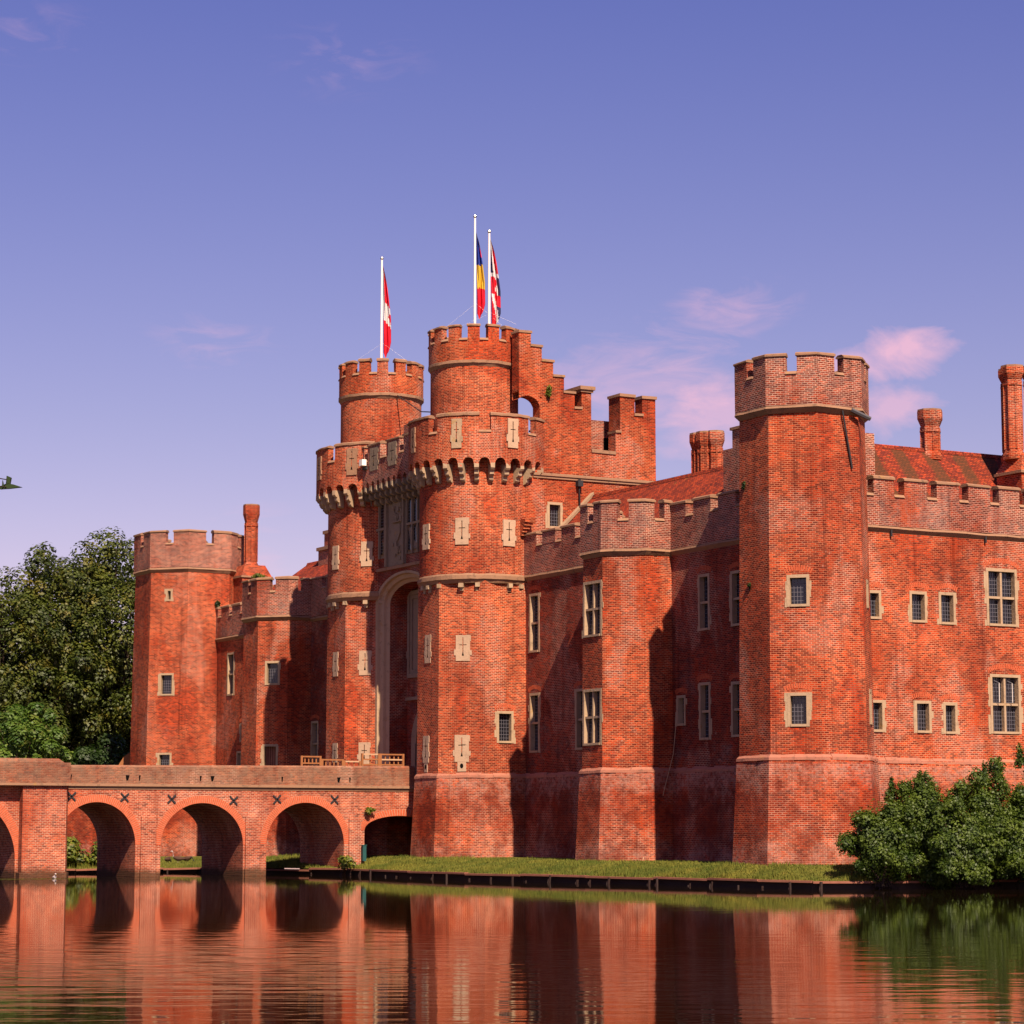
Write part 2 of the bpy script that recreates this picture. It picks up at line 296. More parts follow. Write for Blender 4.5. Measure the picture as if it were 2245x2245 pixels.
# ------------------------------------------------------------------ mesh helpers.  plan = (w west, s south), z above the water
def V(w, s, z): return (-w, -s, z)
class MB:
    def __init__(s): s.v = []; s.f = []; s.m = []; s.mats = []
    def mi(s, m):
        if m not in s.mats: s.mats.append(m)
        return s.mats.index(m)
    def face(s, pts, m):
        i = len(s.v); s.v += [tuple(p) for p in pts]; s.f.append(tuple(range(i, i + len(pts)))); s.m.append(s.mi(m))
    def hexa(s, p, m, skip=()):
        # p: 8 points bottom loop 0-3, top loop 4-7
        for k, q in enumerate(((0, 1, 2, 3), (4, 5, 6, 7), (0, 1, 5, 4), (1, 2, 6, 5), (2, 3, 7, 6), (3, 0, 4, 7))):
            if k in skip: continue
            s.face([p[j] for j in q], m)
    def box(s, x0, y0, z0, x1, y1, z1, m):   # world axes
        s.hexa([(x0, y0, z0), (x1, y0, z0), (x1, y1, z0), (x0, y1, z0), (x0, y0, z1), (x1, y0, z1), (x1, y1, z1), (x0, y1, z1)], m)
    def wbox(s, w0, s0, z0, w1, s1, z1, m): s.box(-w1, -s1, z0, -w0, -s0, z1, m)
    def prism(s, pts, z0, z1, m, pts_top=None):
        t = pts_top or pts; n = len(pts)
        lo = [V(p[0], p[1], z0) for p in pts]; hi = [V(p[0], p[1], z1) for p in t]
        s.face(lo, m); s.face(hi, m)
        for i in range(n):
            j = (i + 1) % n; s.face([lo[i], lo[j], hi[j], hi[i]], m)
    def strip(s, outer, inner, z0, z1, m, outer_t=None, inner_t=None):
        # solid following a path, square ends
        ot = outer_t or outer; it = inner_t or inner
        for i in range(len(outer) - 1):
            sk = []
            a, b, c, d = outer[i], outer[i + 1], inner[i + 1], inner[i]
            A, B, C, D = ot[i], ot[i + 1], it[i + 1], it[i]
            if i > 0: sk.append(5)
            if i < len(outer) - 2: sk.append(3)
            s.hexa([V(*a, z0), V(*b, z0), V(*c, z0), V(*d, z0), V(*A, z1), V(*B, z1), V(*C, z1), V(*D, z1)], m, sk)
    def tube(s, pts, r, m, n=6, r1=None):
        r1 = r if r1 is None else r1
        rings = []
        for k, p in enumerate(pts):
            p = Vector(p); a = Vector(pts[max(0, k - 1)]); b = Vector(pts[min(len(pts) - 1, k + 1)])
            d = (b - a).normalized(); u = d.cross(Vector((0, 0, 1)))
            if u.length < 1e-3: u = Vector((1, 0, 0))
            u.normalize(); q = d.cross(u); rr = r + (r1 - r) * k / max(1, len(pts) - 1)
            rings.append([p + (u * math.cos(2 * math.pi * i / n) + q * math.sin(2 * math.pi * i / n)) * rr for i in range(n)])
        for k in range(len(rings) - 1):
            for i in range(n): s.face([rings[k][i], rings[k][(i + 1) % n], rings[k + 1][(i + 1) % n], rings[k + 1][i]], m)
        s.face(rings[0], m); s.face(rings[-1], m)
    def build(s, name, parent=None):
        if name in ('merlon', 'plinth', 'string_course', 'coping', 'corbel', 'ledge_corbel', 'turret_string_course', 'window', 'arrow_loop'):   # worn, uneven edges
            k = .010 if name in ('window', 'arrow_loop') else .028
            s.v = [tuple(Vector(p) + mnoise.noise_vector(Vector(p) * 2.7) * k) for p in s.v]
        me = bpy.data.meshes.new(name); me.from_pydata(s.v, [], s.f); me.update()
        for m in s.mats: me.materials.append(M[m] if isinstance(m, str) else m)
        me.polygons.foreach_set('material_index', s.m); me.update()
        o = bpy.data.objects.new(name, me); col.objects.link(o)
        if parent: o.parent = parent
        return o

def empty(name, loc=(0, 0, 0)):
    o = bpy.data.objects.new(name, None); o.location = loc; col.objects.link(o); return o
def tag(o, label, cat, group=None, kind=None):
    o['label'] = label; o['category'] = cat
    if group: o['group'] = group
    if kind: o['kind'] = kind
    return o
def root(name, loc, label, cat, group=None):
    return tag(empty(name, loc), label, cat, group)
def reparent(o, p):   # keep world place under a moved empty (parents here are never rotated)
    o.parent = p; o.location = Vector(o.location) - Vector(p.location)

# paths in plan; outward normal of direction (dx,dy) is (dy,-dx)
def nrm(a, b):
    dx, dy = b[0] - a[0], b[1] - a[1]; L = math.hypot(dx, dy); return (dy / L, -dx / L)
def offset(path, d, closed=False):
    n = len(path); out = []
    for i, p in enumerate(path):
        ns = []
        if i > 0 or closed: ns.append(nrm(path[i - 1], p))
        if i < n - 1 or closed: ns.append(nrm(p, path[(i + 1) % n]))
        if len(ns) == 1: nx, ny = ns[0]; k = 1
        else:
            nx, ny = ns[0][0] + ns[1][0], ns[0][1] + ns[1][1]; k = 2 / (nx * nx + ny * ny)
        out.append((p[0] + nx * d * k, p[1] + ny * d * k))
    return out
def plen(path): return sum(math.dist(path[i], path[i + 1]) for i in range(len(path) - 1))
def pat(path, t):
    acc = 0
    for i in range(len(path) - 1):
        L = math.dist(path[i], path[i + 1])
        if t <= acc + L or i == len(path) - 2:
            k = (t - acc) / L; a, b = path[i], path[i + 1]
            return (a[0] + (b[0] - a[0]) * k, a[1] + (b[1] - a[1]) * k), nrm(a, b), i
        acc += L
def sub(path, a, b):
    pa, _, ia = pat(path, a); pb, _, ib = pat(path, b)
    pts = [pa] + [path[k] for k in range(ia + 1, ib + 1)] + [pb]
    out = [pts[0]]
    for q in pts[1:]:
        if math.dist(q, out[-1]) > 1e-4: out.append(q)
    return out
def arc(c, r, a0, a1, step=5.0):
    n = max(1, int(round(abs(a1 - a0) / step))); f = (-.875, .485); g = (-.485, -.875)
    return [(c[0] + r * (math.cos(R(a)) * f[0] + math.sin(R(a)) * g[0]), c[1] + r * (math.cos(R(a)) * f[1] + math.sin(R(a)) * g[1])) for a in [a0 + (a1 - a0) * i / n for i in range(n + 1)]]

def ragged(mb, path, o_out, z0, z1, mat, slope=.012, inner=-.1, step=.5, jz=.02, jo=.015):
    L = plen(path); t = 0.0; rs_ = random.Random(int(L * 1000)); a0 = rs_.uniform(-jz, jz)
    while t < L - .01:
        t1 = min(L, t + step * rs_.uniform(.6, 1.4)); 
        if L - t1 < .15: t1 = L
        p = sub(path, t, t1); j = rs_.uniform(-jo, jo); a0 = rs_.uniform(-jz, jz)
        mb.strip(offset(p, o_out + j), offset(p, inner), z0 + a0 * .4, z1 + a0, mat, offset(p, o_out + j - slope), offset(p, inner)); t = t1
PENDING = []
def merlons(body, caps, path, off, th, z0, z1, ivals, matb='brick_hi', matc='stone_cap', sill=True, caph=.13):
    """queues one 'merlon' (brick body with its stone cap) per interval; sills stay in `body`"""
    L = plen(path)
    for a, b in ivals:
        a = max(0, a); b = min(L, b); mb = MB()
        p = sub(path, a, b); mb.strip(offset(p, off), offset(p, off - th), z0, z1 - .02, matb)
        dz = random.uniform(-.03, .03); e0 = random.uniform(.03, .06); e1 = random.uniform(.03, .06)
        q = sub(path, max(0, a - e0), min(L, b + e1))
        mb.strip(offset(q, off + .055), offset(q, off - th - .055), z1 - .02, z1 + caph * .55 + dz, matc)
        mb.strip(offset(q, off + .03), offset(q, off - th - .03), z1 + caph * .55 + dz, z1 + caph + dz, matc, offset(q, off - .08), offset(q, off - th + .06))
        PENDING.append(mb)
    if sill:
        iv = sorted(ivals)
        for k in range(len(iv) - 1):
            a, b = iv[k][1], iv[k + 1][0]
            if b - a < .05 or b - a > 1.5: continue
            q = sub(path, a + .002, b - .002); body.strip(offset(q, off + .05), offset(q, off - th), z0 - .02, z0 + .10, matc, offset(q, off - .03), offset(q, off - th))
def flush(parent):
    for mb in PENDING: mb.build('merlon', parent)
    PENDING.clear()

def wall(mb, A, B, zs, holes, mat, offp=None, kA=0.0, kB=0.0, depth=.34, zmats=None):
    """wall face from plan point A to B with real openings; offp(z) is the batter"""
    L = math.dist(A, B); d = ((B[0] - A[0]) / L, (B[1] - A[1]) / L); n = nrm(A, B); offp = offp or (lambda z: 0)
    def P(t, z, dd=0):
        o = offp(z)
        if t <= 1e-6: t = -kA * o
        elif t >= L - 1e-6: t = L + kB * o
        return V(A[0] + d[0] * t + n[0] * (o + dd), A[1] + d[1] * t + n[1] * (o + dd), z)
    ts = sorted({0, L} | {min(max(h[0], 0), L) for h in holes} | {min(max(h[1], 0), L) for h in holes})
    zz = sorted(set(zs) | {h[2] for h in holes} | {h[3] for h in holes})
    for i in range(len(ts) - 1):
        for j in range(len(zz) - 1):
            tm, zm = (ts[i] + ts[i + 1]) / 2, (zz[j] + zz[j + 1]) / 2
            if any(h[0] < tm < h[1] and h[2] < zm < h[3] for h in holes): continue
            m = mat if not zmats else zmats(zm)
            mb.face([P(ts[i], zz[j]), P(ts[i + 1], zz[j]), P(ts[i + 1], zz[j + 1]), P(ts[i], zz[j + 1])], m)
    for (a, b, c, e) in [h[:4] for h in holes]:
        for q in (((a, c), (b, c)), ((b, c), (b, e)), ((b, e), (a, e)), ((a, e), (a, c))):
            mb.face([P(*q[0]), P(*q[1]), P(*q[1], -depth), P(*q[0], -depth)], mat)
    def F(t, z, dd=0):
        o = offp(z); return V(A[0] + d[0] * t + n[0] * (o + dd), A[1] + d[1] * t + n[1] * (o + dd), z)
    return F

def fbox(mb, F, t0, t1, z0, z1, d0, d1, m):
    mb.hexa([F(t0, z0, d0), F(t1, z0, d0), F(t1, z0, d1), F(t0, z0, d1), F(t0, z1, d0), F(t1, z1, d0), F(t1, z1, d1), F(t0, z1, d1)], m)

def window(parent, F, h, lights=1, transom=False, mat='stone', arched=False, brickarch=True, fw=.125, bars=True, boarded=False, openc=False):
    a, b, c, e = h; mb = MB()
    # surround with toothed quoins
    fbox(mb, F, a, a + fw, c, e, -.30, .02, mat); fbox(mb, F, b - fw, b, c, e, -.30, .02, mat)
    fbox(mb, F, a + fw, b - fw, e - fw, e, -.30, .018, mat); fbox(mb, F, a + fw, b - fw, c, c + fw * .8, -.30, .05, mat)
    z = c - .02
    while z < e - .2:
        hh = random.uniform(.22, .42)
        for sgn in (0, 1):
            if random.random() < .6:
                w_ = random.uniform(.03, .13)
                if sgn: fbox(mb, F, b, b + w_, z, min(z + hh, e), -.02, .012, mat)
                else: fbox(mb, F, a - w_, a, z, min(z + hh, e), -.02, .012, mat)
        z += hh
    ia, ib, ic, ie = a + fw, b - fw, c + fw * .8, e - fw
    mb.face([F(ia, ic, -.24), F(ib, ic, -.24), F(ib, ie, -.24), F(ia, ie, -.24)], 'glass' if not boarded else 'woodgrey')
    mw = .10; cells = []
    xs = [ia + (ib - ia) * k / lights for k in range(lights + 1)]
    zm = [ic, ie] if not transom else [ic, (ic + ie) / 2, ie]
    for k in range(1, lights): fbox(mb, F, xs[k] - mw / 2, xs[k] + mw / 2, ic, ie, -.24, -.03, mat)
    if transom: fbox(mb, F, ia, ib, zm[1] - mw / 2, zm[1] + mw / 2, -.24, -.035, mat)
    if boarded:
        for k in range(1, 5): fbox(mb, F, ia + (ib - ia) * k / 5 - .008, ia + (ib - ia) * k / 5 + .008, ic, ie, -.24, -.225, 'dark')
    elif bars:
        x = ia + .12
        while x < ib - .05:
            fbox(mb, F, x - .009, x + .009, ic, ie, -.238, -.222, 'came'); x += .135
        z = ic + .15
        while z < ie - .05:
            fbox(mb, F, ia, ib, z - .009, z + .009, -.2385, -.2215, 'came'); z += .17
    if openc:   # casements standing ajar
        for k in range(lights):
            x0 = xs[k] + .12; p0 = F(x0, zm[-2] + .08, -.2); p1 = F(x0, ie - .08, -.2); q0 = F(x0 + .2, zm[-2] + .08, .08); q1 = F(x0 + .2, ie - .25, .08)
            mb.tube([p0, q0], .014, 'came', 4); mb.tube([q0, q1], .014, 'paint', 4); mb.tube([q1, p1], .014, 'came', 4)
    if brickarch:   # rough relieving arch of bricks on edge
        n = max(6, int((b - a + .2) / .085)); cx = (a + b) / 2; hw = (b - a) / 2 + .08; rise = .17 * min(1.4, (b - a))
        for k in range(n):
            u = -1 + 2 * (k + .5) / n; zb = e + .02 + rise * (1 - u * u); x = cx + u * hw; lean = u * .09; hwid = hw / n * .72
            mb.hexa([F(x - hwid, zb, -.02), F(x + hwid, zb, -.02), F(x + hwid, zb, .008), F(x - hwid, zb, .008),
                     F(x - hwid + lean, zb + .2, -.02), F(x + hwid + lean, zb + .2, -.02), F(x + hwid + lean, zb + .2, .008), F(x - hwid + lean, zb + .2, .008)], 'voussoir')
    o = mb.build('window', parent); return o

def loop(parent, F, t, z0, z1, wd, cross=.5, hole=False, style=0, mat='stone_pale', base=.03):
    """stone plaque with a cross-shaped arrow slit, edge a little ragged"""
    mb = MB(); cx = t; H = z1 - z0; zc = z0 + H * (.62 if style == 0 else .55)
    sw = .022
    cols = sorted({-wd / 2, wd / 2, -sw, sw, -cross * wd * .5, cross * wd * .5}); slit0, slit1 = z0 + H * .2, z1 - H * .1
    rows = sorted({z0, z1, slit0, slit1, zc - .02, zc + .02, z0 + H * .3, z0 + H * .66})
    for i in range(len(cols) - 1):
        for j in range(len(rows) - 1):
            xm, zm = (cols[i] + cols[i + 1]) / 2, (rows[j] + rows[j + 1]) / 2
            dk = (abs(xm) < sw and slit0 < zm < slit1) or (abs(xm) < cross * wd * .5 and abs(zm - zc) < .02)
            dd = base if not dk else -.0
            x0, x1 = cols[i], cols[i + 1]
            mb.face([F(cx + x0, rows[j], dd), F(cx + x1, rows[j], dd), F(cx + x1, rows[j + 1], dd), F(cx + x0, rows[j + 1], dd)], 'dark' if dk else mat)
    # foot of the slit: small fishtail
    mb.face([F(cx - .02, slit0 + .16, base + .003), F(cx + .02, slit0 + .16, base + .003), F(cx + .055, slit0, base + .003), F(cx - .055, slit0, base + .003)], 'dark')
    for (xa, xb) in ((-wd / 2 - .001, -wd / 2), (wd / 2, wd / 2 + .001)): fbox(mb, F, cx + xa, cx + xb, z0, z1, -.05, base, mat)
    fbox(mb, F, cx - wd / 2, cx + wd / 2, z1, z1 + .002, -.05, base, mat); fbox(mb, F, cx - wd / 2, cx + wd / 2, z0 - .002, z0, -.05, base, mat)
    fbox(mb, F, cx - wd * .62, cx - wd / 2 - .001, z0 + H * .22, z0 + H * .45, -.05, base - .004, mat)
    fbox(mb, F, cx + wd / 2 + .001, cx + wd * .62, z0 + H * .22, z0 + H * .4, -.05, base - .004, mat)
    fbox(mb, F, cx + wd / 2 + .001, cx + wd * .56, z1 - H * .25, z1 - H * .02, -.05, base - .004, mat)
    if hole:
        fbox(mb, F, cx - wd * .3, cx + wd * .3, z0 - .47, z0 - .003, -.05, base - .003, mat)
        pts = [F(cx + .09 * math.cos(q * math.pi / 6), z0 - .2 + .12 * math.sin(q * math.pi / 6), base + .004) for q in range(12)]; mb.face(pts, 'dark')
    return mb.build('arrow_loop', parent)

def frame_of(A, B, offp=None):
    L = math.dist(A, B); d = ((B[0] - A[0]) / L, (B[1] - A[1]) / L); n = nrm(A, B); offp = offp or (lambda z: 0)
    return lambda t, z, dd=0: V(A[0] + d[0] * t + n[0] * (offp(z) + dd), A[1] + d[1] * t + n[1] * (offp(z) + dd), z)
def tangent_frame(c, r, ang):
    p = arc(c, r, ang, ang + 1)[0]; q0 = arc(c, r, ang - 1, ang, 1)[0]; q1 = arc(c, r, ang, ang + 1, 1)[1]
    L = math.dist(q0, q1); d = ((q1[0] - q0[0]) / L, (q1[1] - q0[1]) / L); n = nrm(q0, q1)
    return lambda t, z, dd=0: V(p[0] + d[0] * t + n[0] * dd, p[1] + d[1] * t + n[1] * dd, z)

ZB = 4.9; ZS = 14.5; ZC = 15.98; ZT = 16.72
def batter(top=.0):
    def f(z):
        if z < ZB - .12: return .10 + (ZB - z) * .055
        if z < ZB: return .10 + (ZB - z) * .055
        return (ZS - z) / (ZS - ZB) * .03 + top
    return f

castle = root('castle', V(26, 0, 1.0), 'large red brick moated castle with battlemented round gatehouse towers and a big octagonal corner tower', 'castle')
def part(name, bm): o = bm.build(name); return o
def fixpart(o): reparent(o, castle); return o

# shell of a polygonal tower (path of plan points S -> E -> N), with plinth, string course, parapet
def poly_tower(name, path, holes, zb, zs, zc, zt, merl, mats=('brick', 'brick_hi'), taper=.15, over=.12, zlow=.2, th=.42, closed_back=None, stringw=.16):
    body = MB(); Fs = []
    def off(z):
        if z < zb: return .10 + taper + (zb - z) * .05
        return taper * (zs - z) / (zs - zb)
    for i in range(len(path) - 1):
        def kk(j):
            if j <= 0 or j >= len(path) - 1: return 0
            a, b = nrm(path[j - 1], path[j]), nrm(path[j], path[j + 1])
            return math.tan(math.acos(max(-1, min(1, a[0] * b[0] + a[1] * b[1]))) / 2)
        F = wall(body, path[i], path[i + 1], [zlow, zb - .0005, zb, zs], holes.get(i, []), mats[0], off, kk(i), kk(i + 1))
        Fs.append(F)
    if closed_back:
        for i in range(len(closed_back) - 1):
            wall(body, closed_back[i], closed_back[i + 1], [zlow, zs], [], mats[0])
    deck = path + (closed_back[1:-1] if closed_back else [])
    body.face([V(p[0], p[1], zs + .35) for p in deck], 'lead')
    o = body.build(name)
    # worn stone ledge of the plinth
    pl = MB(); a = offset(path, .10 + taper); b_ = offset(path, .02 + taper * .9)
    ragged(pl, path, .125 + taper, zb - .11, zb + .0, 'plinth'); ragged(pl, path, .105 + taper, zb + .0, zb + .11, 'plinth', .085, jz=.03)
    st = MB(); ragged(st, path, over + .04, zs, zs + .10, 'stone_cap', .03, step=.7, jz=.008, jo=.012)
    st.strip(offset(path, .02), offset(path, -.1), zs - .18, zs - .02, 'stone_cap', offset(path, over + .03), offset(path, -.1))
    pp = MB(); cp = MB()
    full = path + (closed_back[1:] if closed_back else [])
    if closed_back: full = path + closed_back[1:]
    pp.strip(offset(full, over), offset(full, over - th), zs + .12, zc, mats[1])
    merlons(pp, cp, full, over, th, zc, zt - .15, merl, mats[1])
    o2 = pp.build('parapet', o)
    p1 = pl.build('plinth', o); p2 = st.build('string_course', o); flush(o)
    return o, Fs

def place(o):    # a castle part: children already at world coordinates
    o.parent = castle; o.location = Vector(o.location) - Vector(castle.location)

def octag(c, R_, h):   # full octagon, S->E->N->W, seam at the back
    q = [(c[0] + h, c[1] + R_), (c[0] - h, c[1] + R_), (c[0] - R_, c[1] + h), (c[0] - R_, c[1] - h), (c[0] - h, c[1] - R_), (c[0] + h, c[1] - R_), (c[0] + R_, c[1] - h), (c[0] + R_, c[1] + h), (c[0] + h, c[1] + R_)]
    return q[6:8] + q[0:7]
def corner_merlons(path, gap, start_gap=True):
    """merlons that wrap the corners, one gap in the middle of each side"""
    out = []; acc = 0; mids = []
    for i in range(len(path) - 1):
        L = math.dist(path[i], path[i + 1])
        if L > 1.2: mids.append(acc + L / 2)
        acc += L
    pts = [0] + mids + [acc]
    for k in range(len(pts) - 1):
        a = pts[k] + (gap / 2 if k > 0 else 0); b = pts[k + 1] - (gap / 2 if k < len(pts) - 2 else 0)
        out.append((a, b))
    return out

# ---------------- SE corner tower
P1 = octag((0, 0), 2.38, 1.02)
L01 = math.dist(P1[3], P1[4])
h1 = (L01 - 1.62, L01 - .70, 11.04, 12.31); h2 = (L01 - 1.58, L01 - .66, 6.34, 7.67)
h1 = (.66, 1.56, 11.04, 12.31); h2 = (.62, 1.5, 6.34, 7.67)
n1 = (.95, 1.45, 11.15, 12.3); n2 = (.9, 1.5, 6.5, 7.9)
o, Fs = poly_tower('corner_tower', P1, {3: [h1, h2], 5: [n1, n2]}, 5.15, 18.95, 20.33, 21.22, corner_merlons(P1, .46), over=.17)
window(o, Fs[3], h1, transom=False); window(o, Fs[3], h2)
window(o, Fs[5], n1, brickarch=False); window(o, Fs[5], n2, brickarch=False)
# lead rainwater spout and pipe under the parapet on the north-east side
g = MB(); g.tube([V(-2.58, -.55, 18.95), V(-2.75, -1.35, 18.62)], .09, 'lead'); g.tube([V(-2.52, -.15, 18.9), V(-2.47, -.62, 16.6)], .04, 'iron'); g.build('rain_spout', o)
o['label'] = 'tall octagonal corner tower with pale weathered battlements'
place(o)
# tall rear stack + shoulders behind it
b = MB(); c = MB()
b.wbox(1.6, -4.85, 14, 8.6, -1.9, 18.9, 'brick_hi'); b.wbox(1.62, -3.4, 18.9, 7.9, -1.92, 19.7, 'brick_hi')
c.wbox(1.52, -3.5, 19.7, 8.0, -1.84, 19.82, 'stone_cap')
o = b.build('roof_stack'); c.build('coping', o); place(o)

# ---------------- intermediate turret (near)
P2 = [(15.1, -.5), (15.1, .9), (13.73, 2.22), (12.08, 2.22), (10.70, .84), (10.70, -.5)]
P2 = [(15.1, -.5), (15.1, .87), (13.75, 2.22), (12.07, 2.22), (10.70, .85), (10.70, -.5)]
h1 = (.04, 1.62, 10.81, 13.29); h2 = (.04, 1.62, 6.02, 8.51)
o, Fs = poly_tower('wall_turret', P2, {2: [h1, h2]}, ZB, 14.5, ZC - .1, 16.85, corner_merlons(P2, .5), taper=.08)
window(o, Fs[2], h1, 2, True, brickarch=False); window(o, Fs[2], h2, 2, True, brickarch=False)
o['label'] = 'nearer half-octagonal turret on the front wall'
place(o)
# ---------------- far turret
P3 = [(53.9, -1.3), (53.9, .9), (52.5, 2.25), (50.4, 2.25), (49.1, .95), (49.1, -.5)]
h1 = (.46, 1.38, 10.51, 11.89); h2 = (.38, 1.33, 5.4, 7.13)
o, Fs = poly_tower('wall_turret', P3, {3: [h1, h2]}, ZB, 14.4, 15.85, 16.75, corner_merlons(P3, .35), taper=.08)
window(o, Fs[3], h1, brickarch=False); window(o, Fs[3], h2, boarded=True, brickarch=False)
o['label'] = 'farther half-octagonal turret with weeds on its top'
place(o)
# ---------------- SW tower
P4 = [(71.7, -2.1), (71.7, .7), (69.9, 2.5), (67.1, 2.5), (65.3, .7), (65.3, -2.1), (67.1, -3.9), (69.9, -3.9), (71.7, -2.1)]
h1 = (.72, 1.70, 10.66, 12.07); h2 = (.71, 1.67, 5.7, 7.08); h3 = (1.04, 1.51, 16.63, 17.41)
o, Fs = poly_tower('corner_tower', P4, {3: [h1, h2, h3]}, ZB, 18.65, 20.25, 21.2, corner_merlons(P4, .55), over=.12)
window(o, Fs[3], h1, brickarch=False); window(o, Fs[3], h2, brickarch=False); window(o, Fs[3], h3, fw=.13, bars=False, brickarch=False)
b = MB(); b.wbox(69.3, -5.0, 14, 71.5, -4.1, 21.5, 'brick_hi'); b.build('stair_turret', o)
o['label'] = 'far octagonal corner tower beside the dark trees'
place(o)

# ---------------- curtain walls
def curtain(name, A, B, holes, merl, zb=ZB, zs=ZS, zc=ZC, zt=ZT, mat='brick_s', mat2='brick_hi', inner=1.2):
    body = MB(); L = math.dist(A, B)
    off = lambda z: (.10 + (zb - z) * .05) if z < zb else 0.0
    F = wall(body, A, B, [.2, zb - .0005, zb, zs], [h[0] for h in holes], mat, off)
    body.face([F(0, zs, -inner), F(L, zs, -inner), F(L, zs, 0), F(0, zs, 0)], 'lead')
    o = body.build(name); path = [A, B]
    pl = MB(); ragged(pl, path, .125, zb - .11, zb, 'plinth'); ragged(pl, path, .105, zb, zb + .11, 'plinth', .085, jz=.03); pl.build('plinth', o)
    st = MB(); ragged(st, path, .145, zs + .01, zs + .10, 'stone_cap', .03, step=.8, jz=.010, jo=.014); st.strip(offset(path, .01), offset(path, -.1), zs - .15, zs, 'stone_cap', offset(path, .14), offset(path, -.1)); st.build('string_course', o)
    pp = MB(); cp = MB(); pp.strip(offset(path, .10), offset(path, -.32), zs + .12, zc, mat2)
    merlons(pp, cp, path, .10, .42, zc, zt - .13, merl, mat2); pp.build('parapet', o); flush(o)
    for h, kw in holes: window(o, F, h, **kw)
    return o, F
def wh(A, w0, w1, z0, z1): return (A[0] - w1, A[0] - w0, z0, z1)
# south wall, gatehouse to near turret
A = (23.9, -.5); B = (15.1, -.5)
iv = []; t = 0.0
for k in range(5): iv.append((t, t + 1.28)); t += 1.85
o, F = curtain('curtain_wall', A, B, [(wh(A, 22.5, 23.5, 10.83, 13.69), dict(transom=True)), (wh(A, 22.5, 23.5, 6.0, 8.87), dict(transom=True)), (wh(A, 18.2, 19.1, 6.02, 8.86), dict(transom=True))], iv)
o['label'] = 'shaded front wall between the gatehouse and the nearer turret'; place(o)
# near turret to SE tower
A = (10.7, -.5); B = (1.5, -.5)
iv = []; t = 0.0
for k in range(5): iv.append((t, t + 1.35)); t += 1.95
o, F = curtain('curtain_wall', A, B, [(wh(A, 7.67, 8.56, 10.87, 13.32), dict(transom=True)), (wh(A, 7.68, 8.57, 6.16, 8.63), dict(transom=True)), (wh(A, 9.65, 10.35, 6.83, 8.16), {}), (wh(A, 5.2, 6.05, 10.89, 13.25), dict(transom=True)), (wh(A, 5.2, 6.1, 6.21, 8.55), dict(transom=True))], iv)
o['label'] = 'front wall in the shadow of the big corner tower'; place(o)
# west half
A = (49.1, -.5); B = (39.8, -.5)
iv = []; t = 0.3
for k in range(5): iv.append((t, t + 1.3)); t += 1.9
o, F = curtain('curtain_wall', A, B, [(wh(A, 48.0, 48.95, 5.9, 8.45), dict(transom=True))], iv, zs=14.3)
o['label'] = 'dark front wall left of the gatehouse'; place(o)
A = (66.2, -1.3); B = (53.9, -1.3)
iv = []; t = 0.0
for k in range(7): iv.append((t, t + 1.3)); t += 1.8
o, F = curtain('curtain_wall', A, B, [(wh(A, 62.4, 63.5, 10.59, 13.27), dict(transom=True)), (wh(A, 60.6, 61.3, 7.66, 8.80), {}), (wh(A, 61.0, 61.8, 5.6, 7.09), {})], iv, zs=14.2, zc=15.6, zt=16.3, mat='brick')
o['label'] = 'narrow stretch of front wall beside the far corner tower'; place(o)
# east wall: from tower going north
A = (.5, -1.5); B = (.5, -31.5)
def eh(t0, t1, z0, z1): return (t0 - 1.5, t1 - 1.5, z0, z1)
iv = [(0, .55)]; t = 3.85 - 1.5
iv = [(0, .5), (1.0, 1.85)] 
for a_, b_ in ((3.85, 4.91), (5.45, 6.64), (7.17, 8.34), (8.85, 10.02), (10.5, 11.62)): iv.append((a_ - 1.5, b_ - 1.5))
t = 12.15 - 1.5
while t < 28: iv.append((t, t + 1.17)); t += 1.68
o, F = curtain('curtain_wall', A, B, [(eh(3.5, 4.21, 10.95, 12.14), {}), (eh(5.67, 6.58, 10.89, 12.20), {}), (eh(7.20, 8.10, 10.87, 12.23), {}), (eh(9.76, 11.45, 10.91, 13.36), dict(lights=2, transom=True)),
    (eh(3.55, 4.27, 6.31, 7.63), {}), (eh(5.82, 6.70, 6.31, 7.65), {}), (eh(7.32, 8.07, 6.30, 7.61), {}), (eh(9.84, 11.50, 6.35, 8.86), dict(lights=2, transom=True, openc=True)),
    (eh(13.6, 15.3, 10.91, 13.36), dict(lights=2, transom=True)), (eh(13.6, 15.3, 6.35, 8.86), dict(lights=2, transom=True))], iv, zb=5.15, zs=14.72, zc=16.08, zt=16.93, mat='brick', mat2='brick_hi')
for t in (3.2, 8.2, 13.0): dr = MB(); fbox(dr, F, t, t + .07, 14.42, 14.7, 0, .12, 'iron'); dr.build('drain_spout', o)
o['label'] = 'sunlit side wall right of the corner tower'; place(o)

